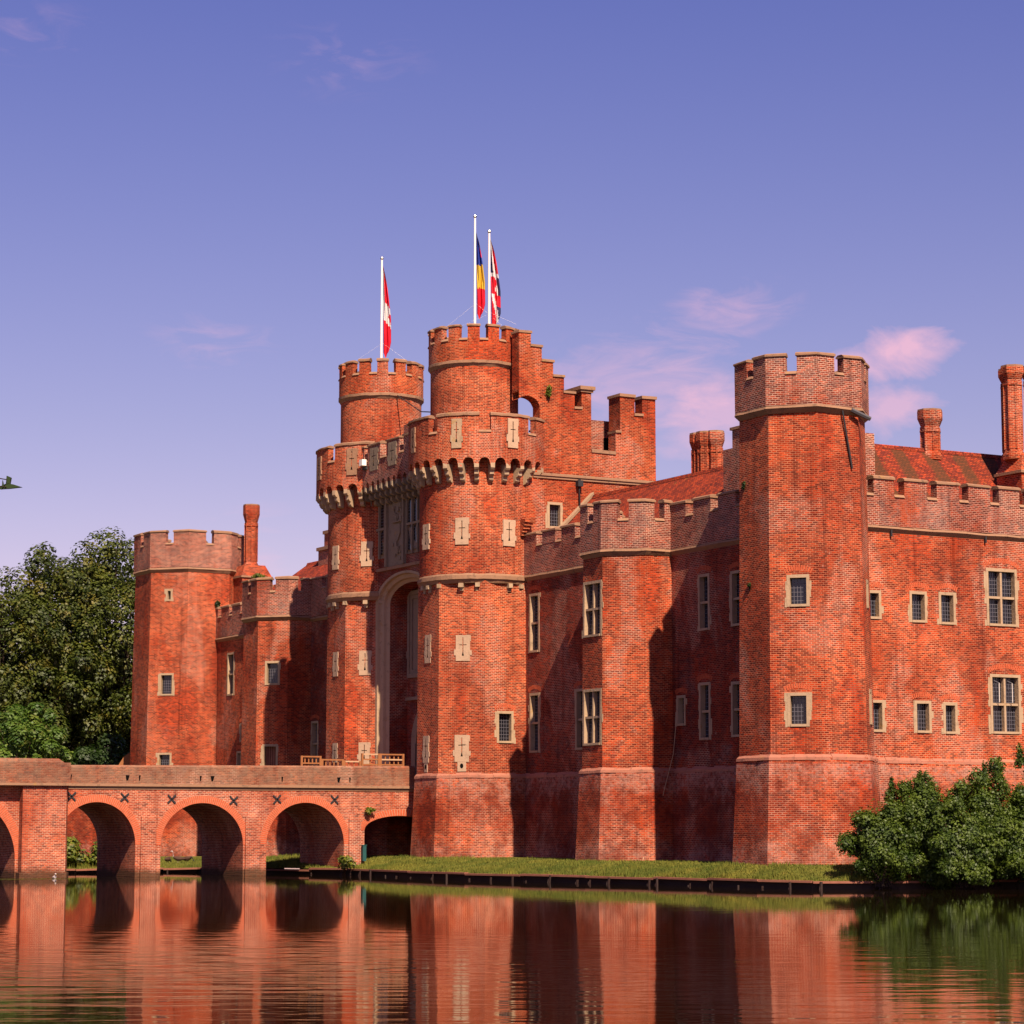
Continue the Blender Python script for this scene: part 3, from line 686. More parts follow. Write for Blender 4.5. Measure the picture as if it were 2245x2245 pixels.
# ---------------- gatehouse towers
def gate_tower(c, path, loops, hole, rd, rr, merl_ang, plaques, arch0, z_up, ut, urad, mats, lab, uphase, ringa=(-200, 160), owin=None):
    body = MB(); Fs = []
    taper = .03
    def off(z): return (.12 + (ZB - z) * .05) if z < ZB else taper * (14.4 - z) / 9.5
    for i in range(len(path) - 1):
        kA = .414 if 0 < i else 0; kB = .414 if i < len(path) - 2 else 0
        Fs.append(wall(body, path[i], path[i + 1], [.2, ZB - .0005, ZB, 14.30], hole.get(i, []), 'brick_gate', off, kA, kB))
    o = body.build('gate_tower')
    pl = MB(); ragged(pl, path, .15, ZB - .11, ZB, 'plinth'); ragged(pl, path, .13, ZB, ZB + .11, 'plinth', .085, jz=.03); pl.build('plinth', o)
    # round drum over the octagon, moulded ledge with little corbels
    dm = MB(); cp = arc(c, rd, -180, 180, 6)
    dm.strip(cp, arc(c, rd - .5, -180, 180, 6), 14.5, 21.0, 'brick_gate'); dm.build('drum', o)
    ld = MB(); ld.strip(arc(c, rd + .10, -180, 180, 6), arc(c, rd - .6, -180, 180, 6), 14.36, 14.54, 'stone_cap'); ld.strip(arc(c, rd - .04, -180, 180, 6), arc(c, rd - .6, -180, 180, 6), 14.18, 14.36, 'stone_cap', arc(c, rd + .06, -180, 180, 6), arc(c, rd - .6, -180, 180, 6))
    ld.strip(arc(c, rd + .04, -180, 180, 6), arc(c, rd - .1, -180, 180, 6), 14.54, 14.64, 'stone_cap', arc(c, rd + .003, -180, 180, 6), arc(c, rd - .1, -180, 180, 6)); 
    for a in (-70, -57, -16, 0, 33, 47, -85, 60, -40):
        F = tangent_frame(c, rd, a); lc = MB()
        fbox(lc, F, -.12, .12, 13.98, 14.18, -.42, .04, 'stone'); fbox(lc, F, -.09, .09, 13.80, 13.98, -.42, -.1, 'stone'); lc.build('ledge_corbel', o)
    ld.build('string_course', o)
    # machicolation ring: columns with arched undersides
    mr = MB(); wo = arc(c, rr, *ringa, 1.3); n = len(wo); ang0 = ringa[0]; step = (ringa[1] - ringa[0]) / (n - 1)
    wi = arc(c, rr - .32, *ringa, 1.3)
    def zb_at(a):
        u = ((a - arch0 + 6.5) % 13.0) - 6.5; hw = 4.6
        if abs(u) >= hw: return None
        return 19.95 + .30 * math.sqrt(max(0, 1 - (u / hw) ** 2)) 
    Z1 = 21.5
    for i in range(n - 1):
        a = ang0 + step * i; za, zbb = zb_at(a), zb_at(a + step)
        solid = za is None and zbb is None
        za_ = za if za else 19.78; zb_ = zbb if zbb else 19.78
        mr.hexa([V(*wo[i], za_), V(*wo[i + 1], zb_), V(*wi[i + 1], zb_), V(*wi[i], za_), V(*wo[i], Z1), V(*wo[i + 1], Z1), V(*wi[i + 1], Z1), V(*wi[i], Z1)], 'brick_gate', (3, 5) if 0 < i < n - 2 else ())
    # deck closing the top of the machicolation
    dk = arc(c, rr - .3, *ringa, 8); mr.face([V(p[0], p[1], 20.7) for p in dk], 'lead')
    caps = MB(); path_r = arc(c, rr, *ringa, 3)
    T = lambda a: (a - ringa[0]) * math.pi / 180 * rr * .9998
    merlons(mr, caps, path_r, 0, .34, Z1, 22.32, [(T(a), T(b_)) for a, b_ in merl_ang], 'brick_gate', 'stone_cap')
    mr.build('parapet', o); flush(o)
    prof = [(-.62, 19.98), (0.0, 19.98), (.01, 19.75), (-.06, 19.66), (-.16, 19.64), (-.17, 19.46), (-.24, 19.38), (-.36, 19.36), (-.37, 19.2), (-.44, 19.12), (-.62, 19.08)]
    a = arch0 + 6.5
    while a > ringa[0] + 13: a -= 13.0
    while a < ringa[1]:
        F = tangent_frame(c, rr, a); cb = MB()
        for sgn in (-1, 1): cb.face([F(.11 * sgn, z, d) for d, z in prof], 'stone')
        for k in range(len(prof)):
            p, q = prof[k], prof[(k + 1) % len(prof)]; cb.face([F(-.11, p[1], p[0]), F(.11, p[1], p[0]), F(.11, q[1], q[0]), F(-.11, q[1], q[0])], 'stone')
        a += 13.0; cb.build('corbel', o)
    # upper round turret
    uc = (c[0] + .28, c[1] + .1); up = MB(); us = MB(); uc_ = MB()
    up.strip(arc(uc, urad, -180, 180, 6), arc(uc, urad - .45, -180, 180, 6), 20.7, 25.1, 'brick_gate'); up.face([V(p[0], p[1], 25.6) for p in arc(uc, urad - .2, -180, 176, 6)], 'lead')
    us.strip(arc(uc, urad + .13, -180, 180, 6), arc(uc, urad - .3, -180, 180, 6), 25.16, 25.3, 'stone_cap'); us.strip(arc(uc, urad + .0, -180, 180, 6), arc(uc, urad - .3, -180, 180, 6), 25.0, 25.16, 'stone_cap', arc(uc, urad + .11, -180, 180, 6), arc(uc, urad - .3, -180, 180, 6))
    ur = urad + .10; pu = arc(uc, ur, -180, 180, 3)
    up.strip(arc(uc, ur, -180, 180, 6), arc(uc, ur - .36, -180, 180, 6), 25.3, 26.32, 'brick_keep')
    per = 360 / 14; ivs = []
    for k in range(-7, 7):
        m0 = uphase + k * per; ivs.append((m0 - 7.4, m0 + 7.4))
    TT = lambda a: (a + 180) * math.pi / 180 * ur * .9998
    merlons(up, uc_, pu, 0, .36, 26.32, 27.02, [(TT(max(-180, p)), TT(min(180, q))) for p, q in ivs], 'brick_keep', 'stone_cap')
    tu = up.build('upper_turret', o); us.build('turret_string_course', o); flush(o)
    for i, t, z0, z1, wd, hole_ in loops: loop(o, Fs[i], t, z0, z1, wd, hole=hole_)
    for a, z0, z1, wd, rad, mt in plaques: loop(o, tangent_frame(c, rad, a), 0, z0, z1, wd, mat=mt, base=.045)
    if owin: 
        for i, h in owin: window(o, Fs[i], h)
    o['label'] = lab
    return o, Fs, uc
RC = (26.6, .65); LC = (37.25, .65)
PR = [(29.35, -.5), (29.35, 1.75), (27.75, 3.40), (25.5, 3.40), (23.85, 1.75), (23.85, -.5)]
winE = (.62, 1.55, 6.46, 8.0)
o, FR, uR = gate_tower(RC, PR, [(2, 27.75 - 25.5 - 1.15, 10.39, 11.77, .60, False), (2, 27.75 - 25.5 - 1.27, 5.55, 6.86, .60, True), (3, 1.22, 10.41, 11.67, .72, False), (3, 1.18, 5.56, 6.85, .72, True)], {4: [winE]}, 2.93, 3.50,
    [(-160, -130), (-122, -94), (-90, -43), (-34.6, .7), (11, 44.7), (54.4, 84), (94, 125)],
    [(-60, 15.95, 17.2, .62, 2.93, 'stone_pale'), (-15, 16.05, 17.35, .66, 2.93, 'stone_pale'), (31, 16.0, 17.3, .66, 2.93, 'stone_pale'), (-66, 20.75, 22.0, .5, 3.5, 'stone_cap'), (-17, 20.7, 22.15, .5, 3.5, 'stone'), (29, 20.75, 22.2, .56, 3.5, 'stone_pale')],
    5.6, 0, 0, 2.2, None, 'right gatehouse tower, round above an octagonal foot', 0, owin=[(4, winE)])
place(o)
PL = [(40.0, -.5), (40.0, 1.75), (38.4, 3.40), (36.15, 3.40), (34.5, 1.75), (34.5, -.5)]
o, FL, uL = gate_tower(LC, PL, [(2, 2.25 - 1.15, 10.30, 11.58, .58, False), (2, 2.25 - 1.1, 5.79, 6.8, .55, False), (3, 1.1, 10.29, 11.55, .66, False), (3, 1.1, 5.69, 6.8, .62, False)], {}, 3.0, 3.65,
    [(-160, -130), (-110, -52), (-43, -6), (5, 30), (40, 70), (80, 120)],
    [(-55, 15.9, 17.15, .55, 3.0, 'stone_pale'), (-14.5, 15.95, 17.25, .62, 3.0, 'stone_pale'), (-68, 20.7, 21.95, .6, 3.65, 'stone_cap'), (-25, 20.7, 22.1, .6, 3.65, 'stone_cap')],
    -24.5, 0, 0, 2.17, None, 'left gatehouse tower with the red and white flag above it', 4.9)
place(o)

# ---------------- gate recess between the towers
b = MB(); yS = 2.2
def ap(t, a_, b_, zsp): return zsp + b_ * math.sqrt(max(0, 1 - (t / a_) ** 2))
cW = 31.8; inner_a = 2.45; outer_a = 3.25
N = 24
# flat wall with arched opening
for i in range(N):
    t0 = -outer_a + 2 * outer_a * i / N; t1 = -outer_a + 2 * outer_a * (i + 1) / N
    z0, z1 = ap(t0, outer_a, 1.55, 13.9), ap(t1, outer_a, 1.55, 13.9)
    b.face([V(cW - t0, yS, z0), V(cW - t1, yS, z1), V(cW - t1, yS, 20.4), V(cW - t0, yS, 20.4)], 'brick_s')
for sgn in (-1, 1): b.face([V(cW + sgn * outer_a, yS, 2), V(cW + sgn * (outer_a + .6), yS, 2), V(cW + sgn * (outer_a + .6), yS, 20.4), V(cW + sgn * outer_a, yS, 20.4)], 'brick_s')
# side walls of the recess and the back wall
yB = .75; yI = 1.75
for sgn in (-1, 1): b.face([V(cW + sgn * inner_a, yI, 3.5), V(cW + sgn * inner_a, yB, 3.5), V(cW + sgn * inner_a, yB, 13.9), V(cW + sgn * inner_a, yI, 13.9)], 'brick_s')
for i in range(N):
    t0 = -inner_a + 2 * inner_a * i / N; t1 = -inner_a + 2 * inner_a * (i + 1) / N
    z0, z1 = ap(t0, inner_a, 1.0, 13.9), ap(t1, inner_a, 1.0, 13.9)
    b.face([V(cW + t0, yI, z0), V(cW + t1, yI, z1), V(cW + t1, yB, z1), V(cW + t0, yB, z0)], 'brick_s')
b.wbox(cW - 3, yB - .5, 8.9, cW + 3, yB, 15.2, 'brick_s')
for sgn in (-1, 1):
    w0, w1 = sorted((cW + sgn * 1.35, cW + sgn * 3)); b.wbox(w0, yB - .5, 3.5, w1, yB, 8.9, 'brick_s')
o = b.build('gate_recess')
sa = MB()   # moulded stone arch: splayed rings
rings = [(outer_a, 1.55, yS + .03), (outer_a - .30, 1.42, yS + .03), (outer_a - .34, 1.38, yS - .12), (outer_a - .58, 1.2, yS - .2), (outer_a - .62, 1.16, yS - .34), (inner_a, 1.0, yI)]
def ring_pts(a_, b_, y):
    pts = [V(cW + a_, y, 3.5), V(cW + a_, y, 8), V(cW + a_, y, 13.9)]
    for i in range(1, N): 
        t = a_ * math.cos(math.pi * i / N); pts.append(V(cW + t, y, ap(t, a_, b_, 13.9)))
    pts += [V(cW - a_, y, 13.9), V(cW - a_, y, 8), V(cW - a_, y, 3.5)]; return pts
RP = [ring_pts(*r) for r in rings]
for k in range(len(RP) - 1):
    for i in range(len(RP[0]) - 1): sa.face([RP[k][i], RP[k][i + 1], RP[k + 1][i + 1], RP[k + 1][i]], 'stone_grey' if False else 'stone')
sa.build('stone_arch', o)
# blind panel above the door (old drawbridge housing)
bp = MB(); F = frame_of((34.2, yB), (29.4, yB)); 
for (d0, d1, f0, f1) in ((.0, .16, 0, .22), (.0, .09, .22, .42)):
    fbox(bp, F, .25 + f0, .25 + f1, 10.1 + f0, 14.62 - f0, d0, d1, 'stone_grey'); fbox(bp, F, 4.55 - f1, 4.55 - f0, 10.1 + f0, 14.62 - f0, d0, d1, 'stone_grey')
    fbox(bp, F, .25 + f1, 4.55 - f1, 14.62 - f1, 14.62 - f0, d0, d1, 'stone_grey'); fbox(bp, F, .25 + f1, 4.55 - f1, 10.1 + f0, 10.1 + f1, d0, d1, 'stone_grey')
fbox(bp, F, .67, 4.13, 10.52, 14.2, -.02, .02, 'stone_grey'); fbox(bp, F, .1, .25, 11.4, 13.1, 0, .05, 'stone_grey'); fbox(bp, F, -.1, .25, 11.15, 11.5, 0, .06, 'stone_grey')
fbox(bp, F, .0, 4.8, 8.95, 9.12, 0, .12, 'stone_grey')
bp.build('blind_panel', o)
gd = MB()   # door arch with dark opening and plank doors
for i in range(12):
    a0, a1 = math.pi * i / 12, math.pi * (i + 1) / 12
    def q(a, rx, rz, y): return V(cW + rx * math.cos(a), y, 6.7 + rz * math.sin(a))
    gd.face([q(a0, 1.75, 2.0, yB + .10), q(a1, 1.75, 2.0, yB + .10), q(a1, 1.3, 1.6, yB + .05), q(a0, 1.3, 1.6, yB + .05)], 'stone_grey')
    gd.face([q(a0, 1.3, 1.6, yB + .05), q(a1, 1.3, 1.6, yB + .05), q(a1, 1.3, 1.6, yB - .4), q(a0, 1.3, 1.6, yB - .4)], 'stone_grey')
    gd.face([q(a0, 1.75, 2.0, yB + .10), q(a1, 1.75, 2.0, yB + .10), q(a1, 1.75, 2.0, yB - .1), q(a0, 1.75, 2.0, yB - .1)], 'stone_grey')
for sgn in (-1, 1):
    w0, w1 = sorted((cW + sgn * 1.3, cW + sgn * 1.75)); gd.wbox(w0, yB - .4, 3.5, w1, yB + .10, 6.7, 'stone_grey')
gd.build('door_arch', o)
dm = MB(); dm.wbox(cW - 1.5, yB - .55, 3.6, cW + 1.5, yB - .42, 8.6, 'timberdark')
for k in range(9): dm.wbox(cW - 1.3 + k * .3, yB - .42, 4.2, cW - 1.28 + k * .3, yB - .40, 8.3, 'dark')
dm.build('gate_door', o)
# string and stone frame of the state window panel
st = MB(); F = frame_of((35.3, yS), (28.6, yS))
def tw(w0, w1): return (35.3 - w1, 35.3 - w0)
fbox(st, F, 0, 6.7, 15.62, 15.78, 0, .13, 'stone_cap'); st.build('string_course', o)
def tracery(w0, w1, z0, z1, lights, label):
    mb = MB(); a_, b_ = tw(w0, w1)
    fbox(mb, F, a_, b_, z0, z1, .0, .03, 'stone_grey')
    lw = (b_ - a_ - .16) / lights
    for k in range(lights):
        for (za, zb2) in ((z0 + .18, (z0 + z1) / 2 - .05), ((z0 + z1) / 2 + .07, z1 - .22)):
            x0 = a_ + .08 + k * lw + .07; x1 = a_ + .08 + (k + 1) * lw - .07; r = (x1 - x0) / 2
            pts = [(x0, za), (x1, za)] + [((x0 + x1) / 2 + r * math.cos(t * math.pi / 6), zb2 - r + r * 1.1 * math.sin(t * math.pi / 6)) for t in range(0, 7)]
            mb.face([F(x, z, .036) for x, z in pts], 'glass')
            for j in range(len(pts)):
                p_, q_ = pts[j], pts[(j + 1) % len(pts)]; mb.face([F(p_[0], p_[1], .036), F(q_[0], q_[1], .036), F(q_[0] , q_[1], .13), F(p_[0], p_[1], .13)], 'stone_grey')
            z = za + .15
            while z < zb2 - .1: fbox(mb, F, x0, x1, z - .008, z + .008, .04, .05, 'came'); z += .16
        fbox(mb, F, a_ + .08 + k * lw - .05, a_ + .08 + k * lw + .05, z0, z1, .03, .14, 'stone_grey')
    fbox(mb, F, b_ - .13, b_, z0, z1, .03, .14, 'stone_grey'); fbox(mb, F, a_ + .13, b_ - .13, (z0 + z1) / 2 - .06, (z0 + z1) / 2 + .06, .03, .135, 'stone_grey'); fbox(mb, F, a_ + .13, b_ - .13, z1 - .16, z1, .03, .15, 'stone_grey')
    return mb.build('window', o)
tracery(33.72, 35.2, 16.3, 19.35, 2, ''); tracery(28.7, 31.35, 16.25, 19.3, 4, '')
mb = MB(); a_, b_ = tw(31.6, 33.55); fbox(mb, F, a_, b_, 15.8, 19.35, 0, .06, 'stone_grey'); fbox(mb, F, a_ - .1, a_ + .06, 15.8, 19.4, .0, .2, 'stone_grey'); fbox(mb, F, b_ - .06, b_ + .1, 15.8, 19.4, .0, .2, 'stone_grey'); fbox(mb, F, a_ + .06, b_ - .06, 19.2, 19.4, .06, .2, 'stone_grey')
rr_ = random.Random(3)
# worn heraldic carving: shield with two flanking figures, built as raised lumps
sh = [(-.3, 17.9), (.3, 17.9), (.32, 17.4), (0, 17.0), (-.32, 17.4)]
xc = (a_ + b_) / 2 + .25
mb.face([F(xc + x, z, .14) for x, z in sh], 'stone_grey')
for j in range(5):
    p_, q_ = sh[j], sh[(j + 1) % 5]; mb.face([F(xc + p_[0], p_[1], .14), F(xc + q_[0], q_[1], .14), F(xc + q_[0], q_[1], .06), F(xc + p_[0], p_[1], .06)], 'stone_grey')
for k in range(26):
    x = xc + rr_.uniform(-.5, .5); z = rr_.choice((rr_.uniform(16.1, 17.0), rr_.uniform(18.0, 18.9))); s_ = rr_.uniform(.05, .13); fbox(mb, F, x - s_, x + s_, z - s_, z + s_ * 1.4, .06, .06 + rr_.uniform(.04, .12), 'stone_grey')
fbox(mb, F, xc - .55, xc + .55, 18.0, 18.06, .06, .2, 'stone_grey')
mb.build('carved_panel', o)
o['label'] = 'recessed gateway with tall stone arch between the two towers'
place(o)

# machicolated curtain over the gate
b = MB(); caps = MB(); cb = MB(); path = [(34.9, 3.2), (29.2, 3.2)]; L = plen(path); po = offset(path, 0); Z1 = 21.3; n = 64
PER = .62
for i in range(n):
    t0, t1 = L * i / n, L * (i + 1) / n
    def zz(t):
        u = ((t + .1) % PER) - PER / 2; hw = .21
        return 19.78 if abs(u) > hw else 19.93 + .28 * math.sqrt(1 - (u / hw) ** 2)
    F = frame_of(*path); b.hexa([F(t0, zz(t0), 0), F(t1, zz(t1), 0), F(t1, zz(t1), -.32), F(t0, zz(t0), -.32), F(t0, Z1, 0), F(t1, Z1, 0), F(t1, Z1, -.32), F(t0, Z1, -.32)], 'brick_hi', (3, 5))
prof = [(-1.02, 19.98), (0.0, 19.98), (.01, 19.75), (-.10, 19.64), (-.26, 19.62), (-.28, 19.42), (-.40, 19.34), (-.6, 19.32), (-.62, 19.14), (-.72, 19.06), (-1.02, 19.0)]
t = -.1
CB = []
while t < L + .1:
    cb = MB(); CB.append(cb)
    for sgn in (-1, 1): cb.face([F(t + .1 * sgn, z, d) for d, z in prof], 'stone_grey')
    for k in range(len(prof)):
        p_, q_ = prof[k], prof[(k + 1) % len(prof)]; cb.face([F(t - .1, p_[1], p_[0]), F(t + .1, p_[1], p_[0]), F(t + .1, q_[1], q_[0]), F(t - .1, q_[1], q_[0])], 'stone_grey')
    t += PER
b.face([F(0, 20.7, 0 - .1), F(L, 20.7, -.1), F(L, 20.7, -3), F(0, 20.7, -3)], 'lead')
merlons(b, caps, path, 0, .34, Z1, 22.1, [(.0, .45), (.86, 2.35), (3.05, 4.5), (5.0, 5.7)], 'brick_hi', 'stone_cap')
o = b.build('gate_parapet'); flush(o); [q.build('corbel', o) for q in CB]
loop(o, F, 1.62, 20.75, 21.95, .9, mat='stone_grey'); loop(o, F, 3.75, 20.75, 21.95, .9, mat='stone_grey')
o['label'] = 'battlement on corbels spanning between the gatehouse towers'; place(o)

# ---------------- gatehouse block (east wall stepped)
b = MB(); cp = MB(); wE = 23.85; th = .7
F = frame_of((wE, 0), (wE, -10))
kwin = (1.72, 2.57, 17.05, 18.35)
body_holes = [kwin]
Fk = wall(b, (wE, .0), (wE, -8.05), [3.0, 21.0], [kwin], 'brick_keep')
CPS = []
def seg(t0, t1, z0, z1, m='brick_keep', cap=True, thk=th):
    fbox(b, F, t0, t1, z0, z1, -thk, 0, m)
    if cap: CPS.append((t0 - .03, t1 + .05, z1, z1 + .12, -thk - .05, .06))
seg(1.42, 2.07, 21.0, 25.34); seg(2.07, 2.69, 21.0, 24.62); seg(2.69, 3.30, 21.0, 23.86); seg(3.30, 3.70, 21.0, 23.12)
seg(.80, 1.42, 23.55, 26.05); seg(.12, .80, 23.75, 26.7); fbox(b, F, 1.30, 1.42, 21.0, 23.5, -th, 0, 'brick_keep')
# arched underside of the flying wall
for i in range(10):
    u0, u1 = .12 + 1.18 * i / 10, .12 + 1.18 * (i + 1) / 10
    def za(u): q = (u - .62) / .70; return 22.95 + .60 * math.sqrt(max(0, 1 - q * q))
    if u1 > -.6: b.hexa([F(u0, za(u0), 0.001), F(u1, za(u1), 0.001), F(u1, za(u1), -th), F(u0, za(u0), -th), F(u0, 23.76, .001), F(u1, 23.76, .001), F(u1, 23.76, -th), F(u0, 23.76, -th)], 'brick_keep', (3, 5))
seg(3.70, 4.26, 21.0, 24.0, thk=1.5, cap=False)
fbox(cp, F, 3.62, 4.34, 24.0, 24.12, -1.6, .08, 'stone_cap'); fbox(cp, F, 3.55, 4.42, 24.12, 24.3, -1.7, .16, 'stone_cap')
CPS.append((4.27, 5.68, 20.98, 21.14, -th, .05))
seg(5.68, 5.95, 21.0, 22.1)
# rear corner turret
b.wbox(wE + .01, -8.05, 21.0, wE + 1.5, -7.4, 23.4, 'brick_keep'); pass
seg(5.95, 6.81, 21.0, 23.98, cap=False, thk=1.1); seg(6.81, 7.27, 21.0, 23.05); seg(7.27, 8.05, 21.0, 23.97, cap=False)
for q in ((5.9, 6.85), (7.22, 8.1)): CPS.append((q[0], q[1], 23.97, 24.12, -1.15, .06))
pass
fbox(b, F, 4.4, 7.2, 21.0, 22.98, -2.2, -1.8, 'brick_hi')     # inner wall seen through the gap
fbox(b, F, 6.05, 6.4, 21.1, 22.1, -1.81, -1.76, 'dark')
b.wbox(wE + .005, -8.05, 3, wE + 16.2, -7.5, 21.0, 'brick_keep'); b.wbox(39.5, -8.05, 3, 40.05, .2, 21, 'brick_keep'); pass
b.face([V(wE + .1, .2, 20.6), V(40, .2, 20.6), V(40, -8, 20.6), V(wE + .1, -8, 20.6)], 'lead')
b.wbox(29.3, .3, 20.7, 34.7, .8, 23.5, 'brick_hi')     # link between the upper turrets
o = b.build('gatehouse_block'); cp.build('pier_cap', o)
for q in CPS: mb = MB(); fbox(mb, F, *q, 'stone_cap'); mb.build('coping', o)
mb = MB(); fbox(mb, F, 0.9, 8.1, 19.62, 19.76, 0, .14, 'stone_cap'); fbox(mb, F, 0.9, 8.1, 19.50, 19.62, 0, .08, 'stone_cap'); mb.build('string_course', o)
window(o, Fk, kwin)
dp = MB(); dp.tube([F(3.47, 19.55, .15), F(3.5, 17.7, .15), F(1.9, 16.2, .15)], .07, 'iron'); fbox(dp, F, 3.33, 3.62, 19.2, 19.5, .0, .28, 'iron'); dp.build('downpipe', o)
# brick stub of a broken arch
sb = MB(); 
for k in range(5): fbox(sb, F, .15 - .0, .75 - k * .11, 17.2 - k * .16, 17.36 - k * .16, 0, .55 - k * .09, 'brick_keep')
sb.build('wall_stub', o)
o['label'] = 'tall stepped brick block behind the right gatehouse tower'; place(o)

# ---------------- roofs
def roof(name, A, B, eave, rz, ez, back, lab, hipA=0, hipB=0, tm='tiles'):
    """ridge from A to B, front eave at distance eave to the outward side"""
    b = MB(); n = nrm(A, B); L = math.dist(A, B); d = ((B[0] - A[0]) / L, (B[1] - A[1]) / L)
    def Q(t, o_, z): return V(A[0] + d[0] * t + n[0] * o_, A[1] + d[1] * t + n[1] * o_, z)
    b.face([Q(-hipA, eave, ez), Q(L + hipB, eave, ez), Q(L, 0, rz), Q(0, 0, rz)], tm)
    b.face([Q(-hipA, -back, ez), Q(L + hipB, -back, ez), Q(L, 0, rz), Q(0, 0, rz)], 'tiles')
    b.face([Q(-hipA, eave, ez), Q(-hipA, -back, ez), Q(0, 0, rz)], 'tiles' if hipA else 'brick_hi'); b.face([Q(L + hipB, eave, ez), Q(L + hipB, -back, ez), Q(L, 0, rz)], 'tiles' if hipB else 'brick_hi')
    o = b.build(name)
    c = MB(); t = 0
    while t < L: 
        t1 = min(L, t + .42); c.hexa([Q(t, .14, rz - .12), Q(t1 - .02, .14, rz - .12), Q(t1 - .02, -.14, rz - .12), Q(t, -.14, rz - .12), Q(t, .05, rz + .07), Q(t1 - .02, .05, rz + .07), Q(t1 - .02, -.05, rz + .07), Q(t, -.05, rz + .07)], 'tiles'); t = t1
    c.build('ridge_tiles', o); o['label'] = lab
    return o
o = roof('roof', (4.5, -3.5), (4.5, -31), 3.4, 18.95, 15.3, 3.5, 'red tiled roof above the sunlit side wall', tm='tiles_moss'); place(o)
o = roof('roof', (23.9, -4.2), (5.0, -4.2), 3.3, 18.72, 15.4, 3.5, 'red tiled roof rising behind the front wall and nearer turret', hipA=-.05)
fl = MB(); fl.hexa([V(23.55, -4.2, 18.75), V(23.9, -4.2, 18.75), V(23.9, -.9, 15.5), V(23.55, -.9, 15.5), V(23.5, -4.2, 18.95), V(23.9, -4.2, 18.95), V(23.9, -.9, 15.7), V(23.5, -.9, 15.7)], 'stone'); fl.build('flashing', o); place(o)
o = roof('roof', (57.4, -4.0), (40.2, -4.0), 3.2, 18.45, 15.5, 3.4, 'red tiled roof half seen left of the gatehouse', hipA=3.0); place(o)
o = roof('roof', (69, -3.6), (66.6, -3.6), 3.0, 18.1, 15.4, 3.0, 'small roof piece beside the far corner tower'); place(o)
o = roof('roof', (64.6, -4.2), (61.2, -4.2), 3.0, 17.6, 15.4, 3.0, 'low roof next to the far chimney'); place(o)
b = MB(); b.wbox(53.4, -4.9, 15, 55.0, -3.6, 19.0, 'brick_hi'); b.wbox(53.3, -5.0, 19.0, 55.1, -3.5, 19.2, 'stone_cap'); b.wbox(53.7, -4.7, 19.2, 54.6, -3.8, 20.0, 'brick_hi'); b.wbox(53.62, -4.78, 20.0, 54.68, -3.72, 20.2, 'stone_cap')
o = b.build('chimney'); o['label'] = 'short stepped stack just left of the gatehouse'; place(o)

def octpts(c, r, rot=22.5): return [(c[0] + r * math.cos(R(rot + 45 * k)), c[1] + r * math.sin(R(rot + 45 * k))) for k in range(8)]
def flue(b, c, r, z0, z1, crown, mat='brick_hi'):
    b.prism(octpts(c, r * 1.25), z0, z0 + .18, mat, octpts(c, r * 1.25)); b.prism(octpts(c, r * 1.25), z0 + .18, z0 + .4, mat, octpts(c, r))
    b.prism(octpts(c, r), z0 + .4, z1 - crown, mat); zc_ = z1 - crown
    b.prism(octpts(c, r * 1.12), zc_ - .25, zc_ - .17, mat); b.prism(octpts(c, r), zc_, zc_ + crown * .45, mat, octpts(c, r * 1.34)); b.prism(octpts(c, r * 1.34), zc_ + crown * .45, z1 - .06, mat)
    b.prism(octpts(c, r * 1.30), z1 - .06, z1 + .02, 'stone_cap')
    # ribs on the angles
    for p in octpts(c, r * 1.02): b.tube([V(*p, z0 + .42), V(*p, zc_ - .02)], .035, mat, 4)
def chimney(centers, base, zb0, zb1, r, z1, lab, crown=.8, mat='brick'):
    b = MB(); w0, s0, w1, s1 = base; b.wbox(w0, s0, zb0, w1, s1, zb1 - .5, mat)
    k = .09; b.prism([(w0 - k, s0 - k), (w1 + k, s0 - k), (w1 + k, s1 + k), (w0 - k, s1 + k)], zb1 - .5, zb1 - .38, 'stone_cap')
    b.prism([(w0 - .03, s0 - .03), (w1 + .03, s0 - .03), (w1 + .03, s1 + .03), (w0 - .03, s1 + .03)], zb1 - .38, zb1 + .35, mat, [(w0 + .3, s0 + .3), (w1 - .3, s0 + .3), (w1 - .3, s1 - .3), (w0 + .3, s1 - .3)])
    o = b.build('chimney')
    for c in centers:
        f = MB(); flue(f, c, r, zb1 + .2, z1, crown, mat); f.build('flue', o)
    o['label'] = lab; place(o)
chimney([(65.4, -3.6)], (64.4, -4.6, 66.4, -2.6), 14, 18.7, .40, 23.0, 'tall slender chimney behind the far corner tower', 1.15)
chimney([(14.8, -4.7), (14.25, -4.7), (13.85, -5.0)], (13.2, -5.5, 15.3, -4.3), 16, 18.0, .33, 20.7, 'clustered chimney flues above the roof behind the nearer turret', .75)
chimney([(4.5, -10.15)], (4.1, -10.7, 4.9, -9.6), 17, 18.3, .43, 20.75, 'single chimney on the ridge of the side roof', .75)
chimney([(2.2, -12.95), (1.9, -13.85), (2.9, -13.4), (2.2, -14.75)], (1.35, -15.4, 3.0, -12.6), 15, 18.25, .40, 22.6, 'tall clustered chimney at the far right', .62)

